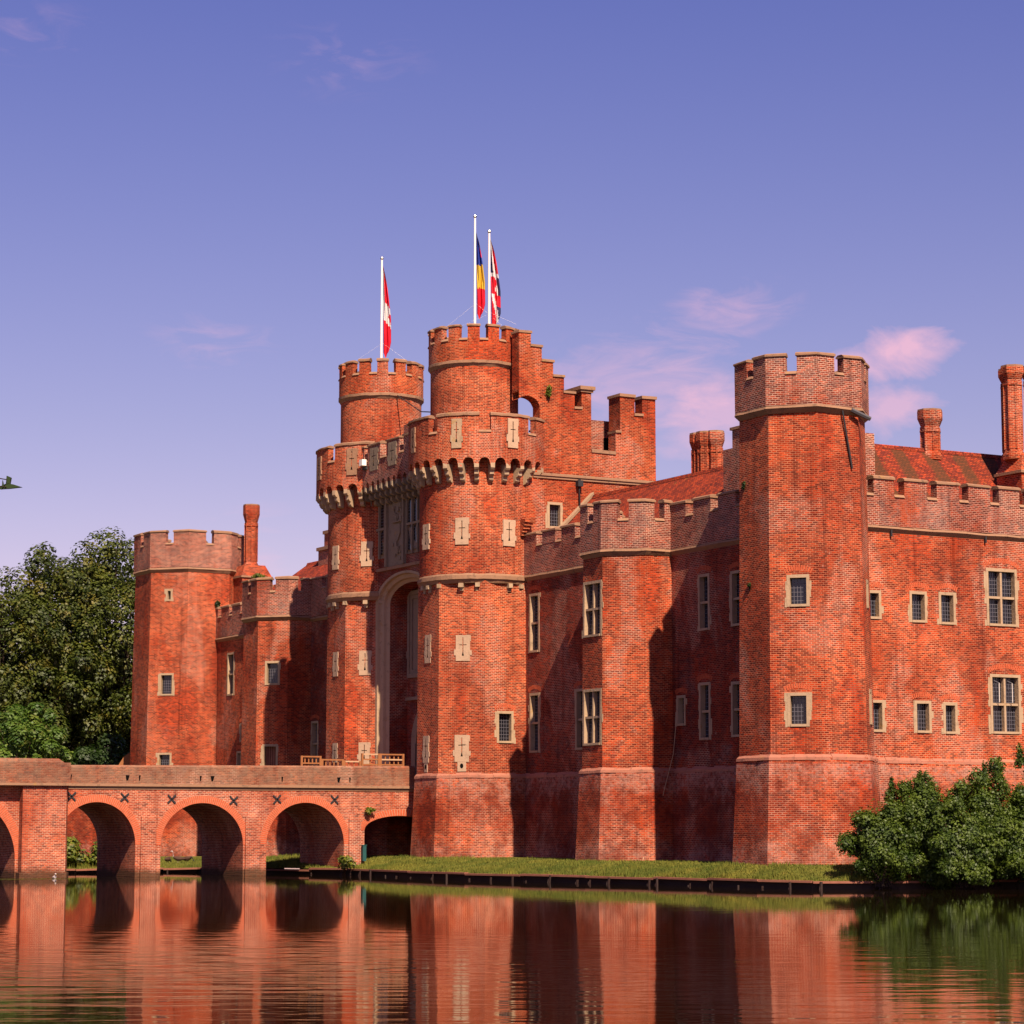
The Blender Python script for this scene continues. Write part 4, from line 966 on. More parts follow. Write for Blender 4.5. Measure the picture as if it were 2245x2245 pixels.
# ------------------------------------------------------------------ bridge
BE = 29.2; BW = 34.4; ZD = 4.35
bridge = root('bridge', V(31.8, 13, 0), 'pink brick bridge with round arches over the moat, leading to the gatehouse', 'bridge')
def bpart(mb, name, par=None):
    o = mb.build(name)
    if par is None: reparent(o, bridge)
    else: o.parent = par
    return o
arches = [(1.7, 5.56, 2.30, .70, .32), (6.66, 10.76, 1.62, 2.0, .35), (11.96, 16.13, 1.6, 1.98, .35), (17.38, 21.2, 1.62, 1.98, .35), (23.15, 29.5, 1.0, 3.0, .42)]
def under(s):
    for a, b_, zs_, rise, _ in arches:
        if a < s < b_:
            u = (s - (a + b_) / 2) / ((b_ - a) / 2); return zs_ + rise * math.sqrt(max(0, 1 - u * u)), zs_
    return None
body = MB(); S0, S1 = 2.85, 36.0
edges = sorted({S0, S1} | {x for a in arches for x in a[:2] if S0 < x < S1})
WE = lambda s: BE
for i in range(len(edges) - 1):
    a, b_ = edges[i], edges[i + 1]; mid = (a + b_) / 2
    ar = [q for q in arches if q[0] - 1e-6 <= a and b_ <= q[1] + 1e-6]
    if not ar: body.wbox(BE, a, -1.2, BW, b_, ZD, 'brick_bridge')
    else:
        q = ar[0]; n = 28
        for k in range(n):
            c0 = (q[0] + q[1]) / 2; hw = (q[1] - q[0]) / 2
            t0, t1 = math.pi * k / n, math.pi * (k + 1) / n
            s0, s1 = c0 - hw * math.cos(t0), c0 - hw * math.cos(t1)
            s0, s1 = max(s0, a), min(s1, b_)
            if s1 <= s0: continue
            zf = lambda s: q[2] + q[3] * math.sqrt(max(0, 1 - ((s - c0) / hw) ** 2))
            z0, z1 = zf(s0), zf(s1)
            body.hexa([V(BE, s0, z0), V(BE, s1, z1), V(BW, s1, z1), V(BW, s0, z0), V(BE, s0, ZD), V(BE, s1, ZD), V(BW, s1, ZD), V(BW, s0, ZD)], 'brick_bridge', (3, 5))
bpart(body, 'bridge_body')
# big abutment pier standing proud, with raised parapet
ab = MB(); ab.wbox(BE - .0, 20.93, -1.2, BE - .55, 23.0, 0.25, 'brick_bridge') if False else None
ab.prism([(BE - .02, 20.7), (BE - .02, 23.0), (BE - .5, 23.0), (BE - .5, 20.93)], -1.2, ZD + .02, 'brick_bridge')
ab.prism([(BE - .02, 20.6), (BE - .02, 23.1), (BE - .56, 23.1), (BE - .56, 20.88)], -1.2, .40, 'brick_bridge')
ab.prism([(BE + .4, 20.6), (BE + .4, 36), (BE - .62, 36), (BE - .62, 20.80)], ZD + .1, 5.38, 'parapet_bridge')
ab.prism([(BE + .4, 20.95), (BE + .4, 36), (BE - .62, 36), (BE - .62, 21.1)], 5.38, 5.56, 'parapet_bridge', [(BE + .3, 21.3), (BE + .3, 36), (BE - .5, 36), (BE - .5, 21.35)])
bpart(ab, 'pier')
# voussoir rings
for q in arches:
    mb = MB(); a, b_, zs_, rise, rw = q; c0 = (a + b_) / 2; hw = (b_ - a) / 2; yo = BE if a < 22 else BE
    per = math.pi * (hw + rise) / 2; n = int(per / .088)
    yy0, yy1 = BE - .012, BE + .1
    # mortar backing
    for k in range(n):
        t0, t1 = math.pi * k / n, math.pi * (k + 1) / n
        def E_(t, ex, y): return V(y, c0 - (hw + ex) * math.cos(t), zs_ + (rise + ex) * math.sin(t))
        tg = (t1 - t0) * .12
        if c0 - hw * math.cos(t0) < S0 + .05: continue
        mb.hexa([E_(t0, 0, yy1), E_(t1, 0, yy1), E_(t1, rw, yy1), E_(t0, rw, yy1), E_(t0, 0, BE - .004), E_(t1, 0, BE - .004), E_(t1, rw, BE - .004), E_(t0, rw, BE - .004)], 'mortar', (3, 5))
        rwk = rw * random.uniform(.97, 1.0)
        mb.hexa([E_(t0 + tg, -.006, yy1), E_(t1 - tg, -.006, yy1), E_(t1 - tg, rwk, yy1), E_(t0 + tg, rwk, yy1), E_(t0 + tg, -.006, yy0), E_(t1 - tg, -.006, yy0), E_(t1 - tg, rwk, yy0), E_(t0 + tg, rwk, yy0)], 'voussoir', (0,))
    bpart(mb, 'arch_ring')
# pilasters between the arches
for a, b_ in ((5.78, 6.42), (11.1, 11.85), (16.38, 17.12)):
    mb = MB(); c0 = (a + b_) / 2
    mb.wbox(BE - .09, a, -1.2, BE + .05, b_, 2.9, 'brick_bridge')
    mb.hexa([V(BE - .09, a, 2.9), V(BE - .09, b_, 2.9), V(BE + .05, b_, 2.9), V(BE + .05, a, 2.9), V(BE - .002, c0 - .04, 3.6), V(BE - .002, c0 + .04, 3.6), V(BE + .05, c0 + .04, 3.6), V(BE + .05, c0 - .04, 3.6)], 'brick_bridge')
    mb.wbox(BE - .11, a - .03, -1.2, BE + .05, b_ + .03, .5, 'brick_bridge')
    bpart(mb, 'pilaster')
cn = MB(); cn.wbox(BE - .13, S0, ZD - .02, BE + .4, 20.9, ZD + .10, 'stone_cap'); cn.wbox(BE - .65, 20.75, ZD - .02, BE + .4, 36, ZD + .095, 'stone_cap'); cn.wbox(BE - .03, S0 + .01, ZD - .16, BE + .1, 20.8, ZD - .02, 'stone_cap'); bpart(cn, 'cornice')
pp = MB(); pr = MB()
def para(w0, w1, s0, s1, z0, za, zb2, m):
    n = int((s1 - s0) / .6); 
    for k in range(n):
        a, b_ = s0 + (s1 - s0) * k / n, s0 + (s1 - s0) * (k + 1) / n; za_, zb_ = za + (zb2 - za) * k / n, za + (zb2 - za) * (k + 1) / n; j = 0
        pp.hexa([V(w0, a, z0), V(w0, b_, z0), V(w1, b_, z0), V(w1, a, z0), V(w0, a, za_), V(w0, b_, zb_), V(w1, b_, zb_), V(w1, a, za_)], m, () if k in (0, n - 1) else (3, 5))
        pp.hexa([V(w0, a, za_), V(w0, b_, zb_), V(w1, b_, zb_), V(w1, a, za_), V(w0 + .1, a, za_ + .09), V(w0 + .1, b_, zb_ + .09), V(w1 - .1, b_, zb_ + .09), V(w1 - .1, a, za_ + .09)], m, (0,))
para(BE - .08, BE + .36, S0, 20.75, ZD + .10, 5.36, 5.20, 'parapet_bridge'); para(BW - .36, BW + .08, S0, 36, ZD + .10, 5.34, 5.18, 'parapet_bridge')
F = frame_of((BE - .08, 40), (BE - .08, 0)); 
for s_, big in ((24.3, 1), (20.6, 0), (17.85, 1), (17.25, 0), (14.2, 0), (13.6, 1), (10.0, 0), (7.0, 1), (6.4, 0)):
    w_ = .10 if big else .05; t = 40 - s_; dd = .006 if s_ < 20.8 else .545
    pp.face([F(t - w_, 4.85, dd), F(t + w_, 4.85, dd), F(t + w_ * .3, 4.60, dd), F(t - w_ * .6, 4.60, dd)], 'dark')
bpart(pp, 'parapet')
dk = MB(); dk.wbox(BE + .3, -1.0, ZD + .0, BW - .3, 36, ZD + .06, 'plinth'); bpart(dk, 'deck')
for s_, z_ in ((20.53, 3.85), (17.95, 3.82), (15.62, 3.75), (12.48, 3.70), (10.23, 3.77), (7.19, 3.77)):
    mb = MB(); tl = random.uniform(-.12, .12)
    for sg in (-1, 1):
        a = R(45) * sg + tl; dx, dz = math.cos(a) * .27, math.sin(a) * .27; nx, nz_ = -math.sin(a) * .035, math.cos(a) * .035
        mb.hexa([V(BE - .05, s_ + dx + nx, z_ + dz + nz_), V(BE - .05, s_ + dx - nx, z_ + dz - nz_), V(BE - .05, s_ - dx - nx, z_ - dz - nz_), V(BE - .05, s_ - dx + nx, z_ - dz + nz_)] + [V(BE + .02, s_ + dx + nx, z_ + dz + nz_), V(BE + .02, s_ + dx - nx, z_ + dz - nz_), V(BE + .02, s_ - dx - nx, z_ - dz - nz_), V(BE + .02, s_ - dx + nx, z_ - dz + nz_)], 'iron')
    bpart(mb, 'tie_plate')

# ------------------------------------------------------------------ timber railings on the bridge deck
def lattice(name, s0, s1, w_, z0, z1, rows, lab, mat='wood', pale=(), pitch=.24, posts=True):
    r = root(name, V(w_, (s0 + s1) / 2, z0 - .0), lab, 'railing', 'timber railings at the castle end of the bridge')
    h = (z1 - z0) / rows
    for k in range(rows + 1):
        mb = MB(); mb.wbox(w_ - .03, s0, z0 + k * h - .035, w_ + .03, s1, z0 + k * h + .035, 'woodpale' if k in pale else mat); reparent(mb.build('rail'), r)
    s_ = s0
    while s_ <= s1 + .01:
        mb = MB(); mb.wbox(w_ + .031, s_ - .03, z0 - 1.0 if False else z0, w_ + .06, s_ + .03, z1, mat); reparent(mb.build('slat'), r); s_ += pitch
    for s_ in (s0, s1):
        mb = MB(); mb.wbox(w_ - .05, s_ - .05, ZD + .06, w_ + .05, s_ + .05, z1 + .04, mat); reparent(mb.build('post'), r)
    return r
lattice('railing', 3.1, 4.35, 29.95, 5.0, 6.02, 4, 'upright lattice railing panel nearest the right gatehouse tower, on the bridge', pale=(3,))
lattice('railing', 4.45, 5.35, 29.95, 5.0, 6.02, 4, 'railing section with two pale painted rails in front of the arch jamb', pale=(1, 4), pitch=.45)
lattice('railing', 5.45, 6.3, 30.0, 4.9, 5.65, 2, 'low railing section with one pale rail in front of the left gatehouse tower', pale=(2,), pitch=.3)
lattice('railing', 6.4, 7.5, 30.0, 4.9, 5.72, 2, 'plain brown slatted railing section at the foot of the left gatehouse tower', pitch=.22)
lattice('railing', 7.6, 8.6, 30.0, 4.9, 5.86, 3, 'small lattice railing panel at the left end, against the dark wall', pitch=.2)

# ------------------------------------------------------------------ flagpoles
def flagpole(c, z0, z1, top, bot, width, fn, lab, drift=.1, side=1):
    r = root('flagpole', V(c[0], c[1], z0), lab, 'flagpole', 'flagpoles on the gatehouse turrets')
    p = MB(); p.tube([V(c[0], c[1], z0), V(c[0], c[1], z1)], .075, 'paint', 10, .05); reparent(p.build('pole'), r)
    k = MB(); cc = Vector(V(c[0], c[1], z1 + .09))
    for i in range(6):
        for j in range(8):
            def q(i, j): a = math.pi * i / 6; b_ = 2 * math.pi * j / 8; return cc + Vector((math.sin(a) * math.cos(b_), math.sin(a) * math.sin(b_), math.cos(a))) * .095
            k.face([q(i, j), q(i + 1, j), q(i + 1, j + 1), q(i, j + 1)], 'chrome')
    reparent(k.build('finial'), r)
    fl = MB(); nu, nv = 14, 44; rd = Vector((.485, .875, 0)); fw = Vector((-.875, .485, 0))
    def Pt(u, v):
        wv = width * (.16 + .84 * min(1, v * 1.7) ** .8) * (1 - .28 * max(0, v - .86) / .14)
        x = .06 + u * wv + drift * v * .5
        y = .10 * math.sin(u * 11 + v * 3.2) * min(1, v * 3 + .2) + .05 * math.sin(u * 23 - v * 5)
        z = top - v * (top - bot) - u * .32 * (1 - v) + .10 * u * math.sin(6 * v) - (.35 * (1 - abs(2 * u - .8)) if v > .97 else 0)
        return Vector(V(c[0], c[1], z)) + rd * x + fw * y
    for i in range(nu):
        for j in range(nv):
            fl.face([Pt(i / nu, j / nv), Pt((i + 1) / nu, j / nv), Pt((i + 1) / nu, (j + 1) / nv), Pt(i / nu, (j + 1) / nv)], fn((i + .5) / nu, (j + .5) / nv))
    reparent(fl.build('flag'), r)
    rp = MB(); rp.tube([V(c[0] + .06, c[1], bot + .4), V(c[0] + .9, c[1] + 1.2, z0 + 1.8)], .0035, 'paint', 4); rp.tube([V(c[0], c[1], bot + .5), V(c[0] - 1.0, c[1] - 1.0, z0 + 1.8)], .0035, 'paint', 4); reparent(rp.build('halyard'), r)
    return r
def f_can(u, v):
    d = v - u * .08
    if d < .40: return 'flag_white' if u < .30 and v > .05 else 'flag_red'
    if d < .62:
        if u > .66 and abs(d - .52) < (u - .62) * .16: return 'flag_red'
        return 'flag_white'
    return 'flag_red'
def f_rom(u, v):
    d = v + u * .03
    if u > .86 and v < .30: return 'flag_red'
    return 'flag_blue' if d < .42 else ('flag_yellow' if d < .70 else 'flag_red')
def f_uk(u, v):
    if v < .14: return 'flag_red' if u > .5 else 'flag_white'
    if v < .40:
        d = u - .25 - .9 * (v - .14)
        return 'flag_white' if abs(d) < .15 else ('flag_red' if d > 0 else 'flag_navy')
    if v < .46: return 'flag_white'
    if v < .66: return 'flag_red' if u < .55 + .1 * math.sin(v * 40) else ('flag_white' if u < .74 else 'flag_navy')
    d = u - (v - .66) * 2.0
    if abs(d - .16) < .15: return 'flag_white'
    return 'flag_red' if (d > 0 and v < .80) or d < 0 else 'flag_navy'
flagpole((37.55, .75), 25.6, 33.0, 32.7, 27.95, .42, f_can, 'white flagpole with red and white maple leaf flag on the left gatehouse turret')
flagpole((26.84, .75), 25.6, 33.0, 32.3, 28.15, .42, f_rom, 'tallest white flagpole, with limp blue yellow and red flag, on the right turret')
flagpole((26.25, .25), 25.6, 32.15, 31.9, 27.6, .48, f_uk, 'white flagpole with limp red white and navy crossed flag, rightmost of three')

# cable slung between the upper turrets
mb = MB(); mb.tube([V(35.3, .9, 25.2), V(32.5, .9, 23.9), V(29.5, .9, 23.4)], .03, 'iron', 5); tag(mb.build('cable'), 'black cable sagging between the two upper round turrets', 'cable')
# floodlight on the gate parapet
r = root('floodlight', V(34.25, 3.4, 21.3), 'small white floodlight beside the left gatehouse tower battlement', 'floodlight')
mb = MB(); mb.wbox(34.1, 3.25, 21.1, 34.45, 3.5, 21.42, 'paint'); reparent(mb.build('housing'), r)
mb = MB(); mb.wbox(34.05, 3.2, 20.9, 34.5, 3.3, 21.05, 'iron'); reparent(mb.build('bracket'), r)
# hanging cable on the shaded wall
mb = MB(); pts = [V(10.1, -.45 + .1, 7.5), V(10.12, -.3, 6.9), V(10.2, -.2, 5.6), V(10.42, .1, 4.2), V(10.6, .35, 2.9), V(10.66, .9, 1.6), V(10.45, 1.25, 1.0)]
mb.tube(pts, .016, 'woodpale', 5); mb.tube([V(10.5, .2, 3.7), V(10.75, .55, 2.2), V(10.9, .9, 1.05)], .012, 'woodpale', 4)
tag(mb.build('rope'), 'thin pale rope hanging from the small window down the shaded wall', 'rope')
# green box at the bridge pier
r = root('utility_box', V(29.0, 5.66, 1.0), 'narrow green utility box against the bridge by the low arch', 'utility box')
mb = MB(); mb.wbox(28.92, 5.58, .8, 29.1, 5.76, 1.55, 'green_box'); reparent(mb.build('cabinet'), r)
mb = MB(); mb.wbox(28.9, 5.56, 1.55, 29.12, 5.78, 1.59, 'green_box'); reparent(mb.build('lid'), r)

# ------------------------------------------------------------------ ground, water, banks
def poly(name, pts, z, m, kind='structure'):
    mb = MB(); mb.face([V(p[0], p[1], z) for p in pts], m); o = mb.build(name); o['kind'] = kind; return o
wt = poly('water', [(260, 260), (-160, 260), (-160, -200), (260, -200)], .13, 'water')
bed = poly('moat_bed', [(260, 260), (-160, 260), (-160, -200), (260, -200)], -1.4, 'timberdark')

# castle lawn as a sloping strip: outer edge on the revetment, inner edge under the walls
rev = [(42.5, 30), (41.5, 24), (40.6, 19), (40.0, 16.5), (39.7, 14), (40.0, 11.8), (39.2, 10.2), (36.5, 9.0), (34.4, 8.4), (31.5, 7.4), (28.8, 6.55), (26.5, 6.5), (21.5, 6.95), (16, 6.9), (12, 6.35), (8, 5.5), (4, 4.7), (1, 4.1), (-2.2, 3.9), (-4.4, 3.0), (-5.6, .2), (-6.5, -3), (-7.4, -8), (-8, -20), (-8, -60)]
inn = [(84, 34), (83, 27), (81, 18), (78, 12), (74, 5), (69, 3), (58, 2.6), (50, 3.0), (42, 2.8), (37, 3.2), (29, 4.0), (25.5, 3.8), (22, 2.4), (17, 1.6), (12.5, 2.7), (8, 1.2), (3, 2.2), (.5, 2.9), (-1.6, 2.6), (-2.9, 1.4), (-3.0, -2), (-1.0, -4), (-.8, -8), (-.8, -20), (-.8, -60)]
def gz(w_): return .62 if w_ > 55 else (1.0 if w_ < 40 else 1.0 - .38 * (w_ - 40) / 15)
gm = MB(); NS = 8
rows = []
for k in range(len(rev)):
    row = []
    for j in range(NS + 1):
        t = j / NS; w_ = rev[k][0] + (inn[k][0] - rev[k][0]) * t; s_ = rev[k][1] + (inn[k][1] - rev[k][1]) * t
        zt = .32 if k < 8 else .42; z = zt + (gz(w_) - zt) * (t ** .8)
        row.append(V(w_, s_, z))
    row.append(V(inn[k][0] + .5, -1.0 - .0 if 4 < k < 19 else inn[k][1], gz(inn[k][0]) + .03) if k < 19 else V(2, inn[k][1], 1.03))
    rows.append(row)
# subdivide along
for k in range(len(rows) - 1):
    for j in range(len(rows[0]) - 1): gm.face([rows[k][j], rows[k + 1][j], rows[k + 1][j + 1], rows[k][j + 1]], 'grass')
o = gm.build('lawn'); o['kind'] = 'structure'
# ground to the horizon on all sides of the moat
poly('ground', [(260, 62), (43, 62), (43, 31), (83, 34), (81, 17), (74, 4.5), (74, -60), (-.9, -60), (-.9, -200), (600, -200), (600, 62)], .52, 'grass')
poly('far_ground', [(2500, -100), (2500, 2500), (90, 2500), (90, 60), (90, 12), (84, 5), (84, -59), (-1.2, -59), (-1.2, -2500), (2500, -2500)], .50, 'grass')
poly('near_bank', [(60, 68), (-160, 68), (-160, 400), (60, 400)], .9, 'grass')
poly('east_bank', [(-75.5, 68), (-400, 68), (-400, -400), (-75.5, -400)], .8, 'grass')

# grass blades where the lawn is seen
gb = MB(); rg = random.Random(11)
def lawnpt(k, u, t):
    a = [rows[k][min(NS, int(t * NS))], rows[k][min(NS, int(t * NS) + 1)]]; b_ = [rows[k + 1][min(NS, int(t * NS))], rows[k + 1][min(NS, int(t * NS) + 1)]]
    f = t * NS - int(t * NS)
    A_ = Vector(a[0]).lerp(Vector(a[1]), f); B_ = Vector(b_[0]).lerp(Vector(b_[1]), f); return A_.lerp(B_, u)
for k in range(len(rev) - 1):
    if rev[k][1] < -9 or rev[k][1] > 20: continue
    L = math.dist(rev[k], rev[k + 1]); n = int(L * (900 if rev[k][0] < 33 else 1600))
    for _ in range(n):
        t = rg.random() ** 1.25; p = lawnpt(k, rg.random(), t); h = rg.uniform(.04, .13) * (1.5 if mnoise.noise(p * .6) > .15 else .85) * (1.0 + (1.6 * max(0, mnoise.noise(p * 1.7) + .25) if t < .15 else 0))
        a = rg.uniform(0, math.pi); d = Vector((math.cos(a), math.sin(a), 0)) * .016; l_ = Vector((rg.uniform(-.05, .05), rg.uniform(-.05, .05), h))
        gb.v += [tuple(p - d), tuple(p + d), tuple(p + l_)]; i = len(gb.v); gb.f.append((i - 3, i - 2, i - 1)); gb.m.append(gb.mi('blade'))
tag(gb.build('grass'), 'short green grass on the bank under the castle walls', 'grass', kind='stuff')

# timber revetment along the water
rv = root('revetment', V(12, 6.4, 0), 'weathered timber edging with stub posts along the water below the lawn', 'revetment')
def revet(pts, r, postgap):
    for k in range(len(pts) - 1):
        a, b_ = pts[k], pts[k + 1]; L = math.dist(a, b_)
        if L < .1: continue
        F = frame_of(a, b_); zt = .35 if a[0] > 33 else .44
        mb = MB(); fbox(mb, F, 0, L - .03, -.5, zt - .05, -.22, -.12, 'timberdark'); reparent(mb.build('back_board'), r)
        mb = MB(); j0, j1 = random.uniform(-.03, .03), random.uniform(-.03, .03)
        mb.hexa([F(0, zt - .07 + j0, -.2), F(L - .02, zt - .07 + j1, -.2), F(L - .02, zt - .07 + j1, .10), F(0, zt - .07 + j0, .10), F(0, zt + .02 + j0, -.2), F(L - .02, zt + .02 + j1, -.2), F(L - .02, zt + .01 + j1, .10), F(0, zt + .01 + j0, .10)], 'woodgrey'); reparent(mb.build('plank'), r)
        t = .3
        while t < L:
            mb = MB(); rr2 = random.uniform(.03, .06); h = zt - .12 + random.uniform(-.15, .12); ln = random.uniform(-.35, .35)
            mb.tube([F(t, -.4, .16), F(t + ln * .3, h, .12)], rr2, 'timberdark', 6); mb.tube([F(t - .16 + ln * .5, -.2, .26), F(t - .04, h * random.uniform(.4, .8), .12)], random.uniform(.02, .04), 'timberdark', 5); reparent(mb.build('post'), r); t += postgap * random.uniform(.6, 1.5)
revet(rev[9:23], rv, 1.75)
rv2 = root('revetment', V(45, 13, 0), 'timber edging with slanting props seen through the bridge arches', 'revetment')
revet(rev[0:10], rv2, 1.5)

# ------------------------------------------------------------------ plants
def leaves(mb, blobs, n, size, mat, rs, flat=.35, shell=.5, zmin=-9, rough=.28, jag=.22):
    tw = sum(b[3] * b[4] * b[5] for b in blobs) ; mi = mb.mi(mat)
    wts = [(b[3] * b[4] + b[4] * b[5] + b[3] * b[5]) for b in blobs]
    cum = []; acc = 0
    for x in wts: acc += x; cum.append(acc)
    for _ in range(n):
        x = rs.random() * acc; i = 0
        while cum[i] < x: i += 1
        b = blobs[i]
        while True:
            d = Vector((rs.gauss(0, 1), rs.gauss(0, 1), rs.gauss(0, 1)))
            if d.length > .1: break
        d.normalize(); r_ = shell + (1 - shell) * rs.random() ** .6
        nn = mnoise.noise(Vector((b[0] + d.x * 3, b[1] + d.y * 3, b[2] + d.z * 3)) * .9); r_ *= 1 + jag * nn
        c = Vector((b[0] + d.x * b[3] * r_, b[1] + d.y * b[4] * r_, b[2] + d.z * b[5] * r_))
        if c.z < zmin: continue
        s_ = size * rs.uniform(.6, 1.35); nd = (d + Vector((rs.gauss(0, rough), rs.gauss(0, rough), rs.gauss(0, rough) + flat))).normalized()
        u = nd.orthogonal().normalized(); v_ = nd.cross(u); a = rs.uniform(0, 6.28); u, v_ = u * math.cos(a) + v_ * math.sin(a), v_ * math.cos(a) - u * math.sin(a)
        k = len(mb.v); mb.v += [tuple(c - u * s_ * .5), tuple(c + v_ * s_ * .34), tuple(c + u * s_ * .55), tuple(c - v_ * s_ * .34)]; mb.f.append((k, k + 1, k + 2, k + 3)); mb.m.append(mi)
def tree(base, height, crown, n, size, mat, lab, seed, trunk_r=.5, zmin=-9, nbl=26, cat='tree', name='tree', group=None, sub_r=(.24, .38)):
    """crown: (cx,cy,cz,rx,ry,rz) world"""
    rs = random.Random(seed); r = root(name, base, lab, cat, group); cx, cy, cz, rx, ry, rz = crown
    blobs = []
    for k in range(nbl):
        d = Vector((rs.gauss(0, 1), rs.gauss(0, 1), rs.gauss(0, 1))).normalized(); q = rs.uniform(.66, .98)
        s_ = rs.uniform(*sub_r); blobs.append((cx + d.x * rx * q, cy + d.y * ry * q, cz + d.z * rz * q, rx * s_, ry * s_, rz * s_ * .8))
    tr = MB(); top = Vector((cx, cy, cz)); bs = Vector(base)
    tr.tube([bs, bs.lerp(top, .3) + Vector((rs.uniform(-.3, .3), rs.uniform(-.3, .3), 0)), bs.lerp(top, .7), top], trunk_r, 'bark', 8, trunk_r * .35)
    for b in blobs[::6]:
        s0 = bs.lerp(top, rs.uniform(.35, .8)); e_ = Vector(b[:3]); mid = s0.lerp(e_, .5) + Vector((0, 0, -.05 * height)) * .4; tr.tube([s0, mid, e_], trunk_r * .3, 'bark', 5, trunk_r * .07)
    reparent(tr.build('trunk'), r)
    cm_ = MB(); leaves(cm_, blobs, int(n * .85), size, mat, rs, shell=.78, zmin=zmin, flat=.7); leaves(cm_, [(cx, cy, cz, rx * .8, ry * .8, rz * .8)], int(n * .15), size, mat, rs, shell=.3, zmin=zmin)
    reparent(cm_.build('crown'), r); return r
tg = 'broadleaf trees beyond the far corner tower'
def W3(w_, s_, z): return Vector(V(w_, s_, z))
tree(V(90, -3, .5), 22, (*V(90, -4.2, 15.2), 7.4, 7.4, 8.6), 62000, .25, 'fol_tree', 'tallest dense broadleaf tree with brownish tips, close beside the far corner tower', 21, .7, group=tg, nbl=180, sub_r=(.11, .21))
tree(V(88, 1.5, .5), 20, (*V(88, 2.2, 14.0), 5.8, 5.8, 8.2), 46000, .25, 'fol_tree', 'middle broadleaf tree with domed crown, left of the tallest tree', 22, .6, group=tg, nbl=138, sub_r=(.11, .21))
tree(V(85.5, 6.5, .5), 18, (*V(85.5, 6.6, 11.6), 5.2, 5.2, 7.4), 36000, .25, 'fol_tree', 'broadleaf tree cut off by the left edge of the picture', 23, .5, group=tg, nbl=120, sub_r=(.11, .21))
tree(V(77, 7.6, .5), 11, (*V(77, 7.9, 7.2), 3.6, 3.6, 3.4), 20000, .22, 'fol_tree2', 'smaller bright green tree low in front of the left trees', 24, .3, group=tg, nbl=78, sub_r=(.11, .21))
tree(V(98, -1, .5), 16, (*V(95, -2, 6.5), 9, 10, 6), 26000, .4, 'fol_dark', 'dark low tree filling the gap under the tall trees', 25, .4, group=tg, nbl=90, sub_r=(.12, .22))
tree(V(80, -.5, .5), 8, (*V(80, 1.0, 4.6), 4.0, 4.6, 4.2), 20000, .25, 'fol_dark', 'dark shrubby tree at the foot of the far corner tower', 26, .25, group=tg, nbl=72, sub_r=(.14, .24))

sg = 'leafy shrubs on the bank at the right'
def shrub(c, r_, n, lab, seed, mat='fol_bush', size=.10, nbl=20, name='shrub', group=sg, sub_r=(.13, .27), cat='shrub', shoots=2):
    rs = random.Random(seed); r = root(name, (c[0], c[1], .3), lab, cat, group); cx, cy, cz = c; rx, ry, rz = r_
    blobs = []
    for k in range(int(nbl * 1.7)):
        d = Vector((rs.gauss(0, 1), rs.gauss(0, 1), rs.gauss(-.1, .8))).normalized(); q = rs.uniform(.3, .88); s_ = rs.uniform(*sub_r)
        wz = 1.15 if d.z < 0 else .9
        blobs.append((cx + d.x * rx * q * wz, cy + d.y * ry * q * wz, cz + d.z * rz * q, rx * s_, ry * s_, rz * s_ * .8))
    for k in range(shoots):
        a = rs.uniform(0, 6.28); q = rs.uniform(0, .8); x, y = cx + math.cos(a) * rx * q, cy + math.sin(a) * ry * q; zt = cz + rz * math.sqrt(max(0, 1 - q * q)) * rs.uniform(.7, 1.02)
        for j in range(3): blobs.append((x + rs.uniform(-.1, .1), y + rs.uniform(-.1, .1), zt + j * .26 - .3, .26 - .08 * j, .26 - .08 * j, .26))
    st = MB()
    for b in blobs[::2]:
        e_ = Vector(b[:3]); b0 = Vector((cx + rs.uniform(-.3, .3), cy + rs.uniform(-.3, .3), .2)); st.tube([b0, b0.lerp(e_, .5) + Vector((0, 0, .2)), e_], .045, 'bark', 5, .012)
    reparent(st.build('stems'), r)
    n = int(n * 2.0); cm_ = MB(); leaves(cm_, blobs, int(n * .85), size, mat, rs, shell=.4, zmin=.1, rough=.6, jag=.6); leaves(cm_, [(cx, cy, cz, rx * .7, ry * .7, rz * .75)], int(n * .15), size, mat, rs, shell=.2, zmin=.1)
    reparent(cm_.build('foliage'), r); return r
shrub((*V(-5.5, .55, 0)[:2], 1.9), (1.5, 1.75, 1.95), 26000, 'leftmost shrub, lowest and spreading in front of the corner tower foot', 31, nbl=34)
shrub((*V(-5.7, -1.3, 0)[:2], 2.4), (1.5, 1.8, 2.5), 26000, 'second shrub from the left, with pointed top against the pale plinth', 32, nbl=34)
shrub((*V(-7.2, -2.0, 0)[:2], 1.7), (1.5, 2.2, 1.9), 26000, 'front shrub in the middle of the group, overhanging the water', 33, nbl=34)
shrub((*V(-6.4, -3.9, 0)[:2], 2.5), (1.6, 2.1, 2.7), 28000, 'tall shrub second from the right edge', 34, nbl=34)
shrub((*V(-8.0, -4.7, 0)[:2], 1.8), (1.6, 2.3, 2.0), 22000, 'low shrub at the water by the right edge of the picture', 36, nbl=30)
shrub((*V(-7.0, -6.6, 0)[:2], 3.0), (1.9, 2.2, 3.3), 28000, 'tallest shrub, cut off by the right edge of the picture', 35, nbl=36)

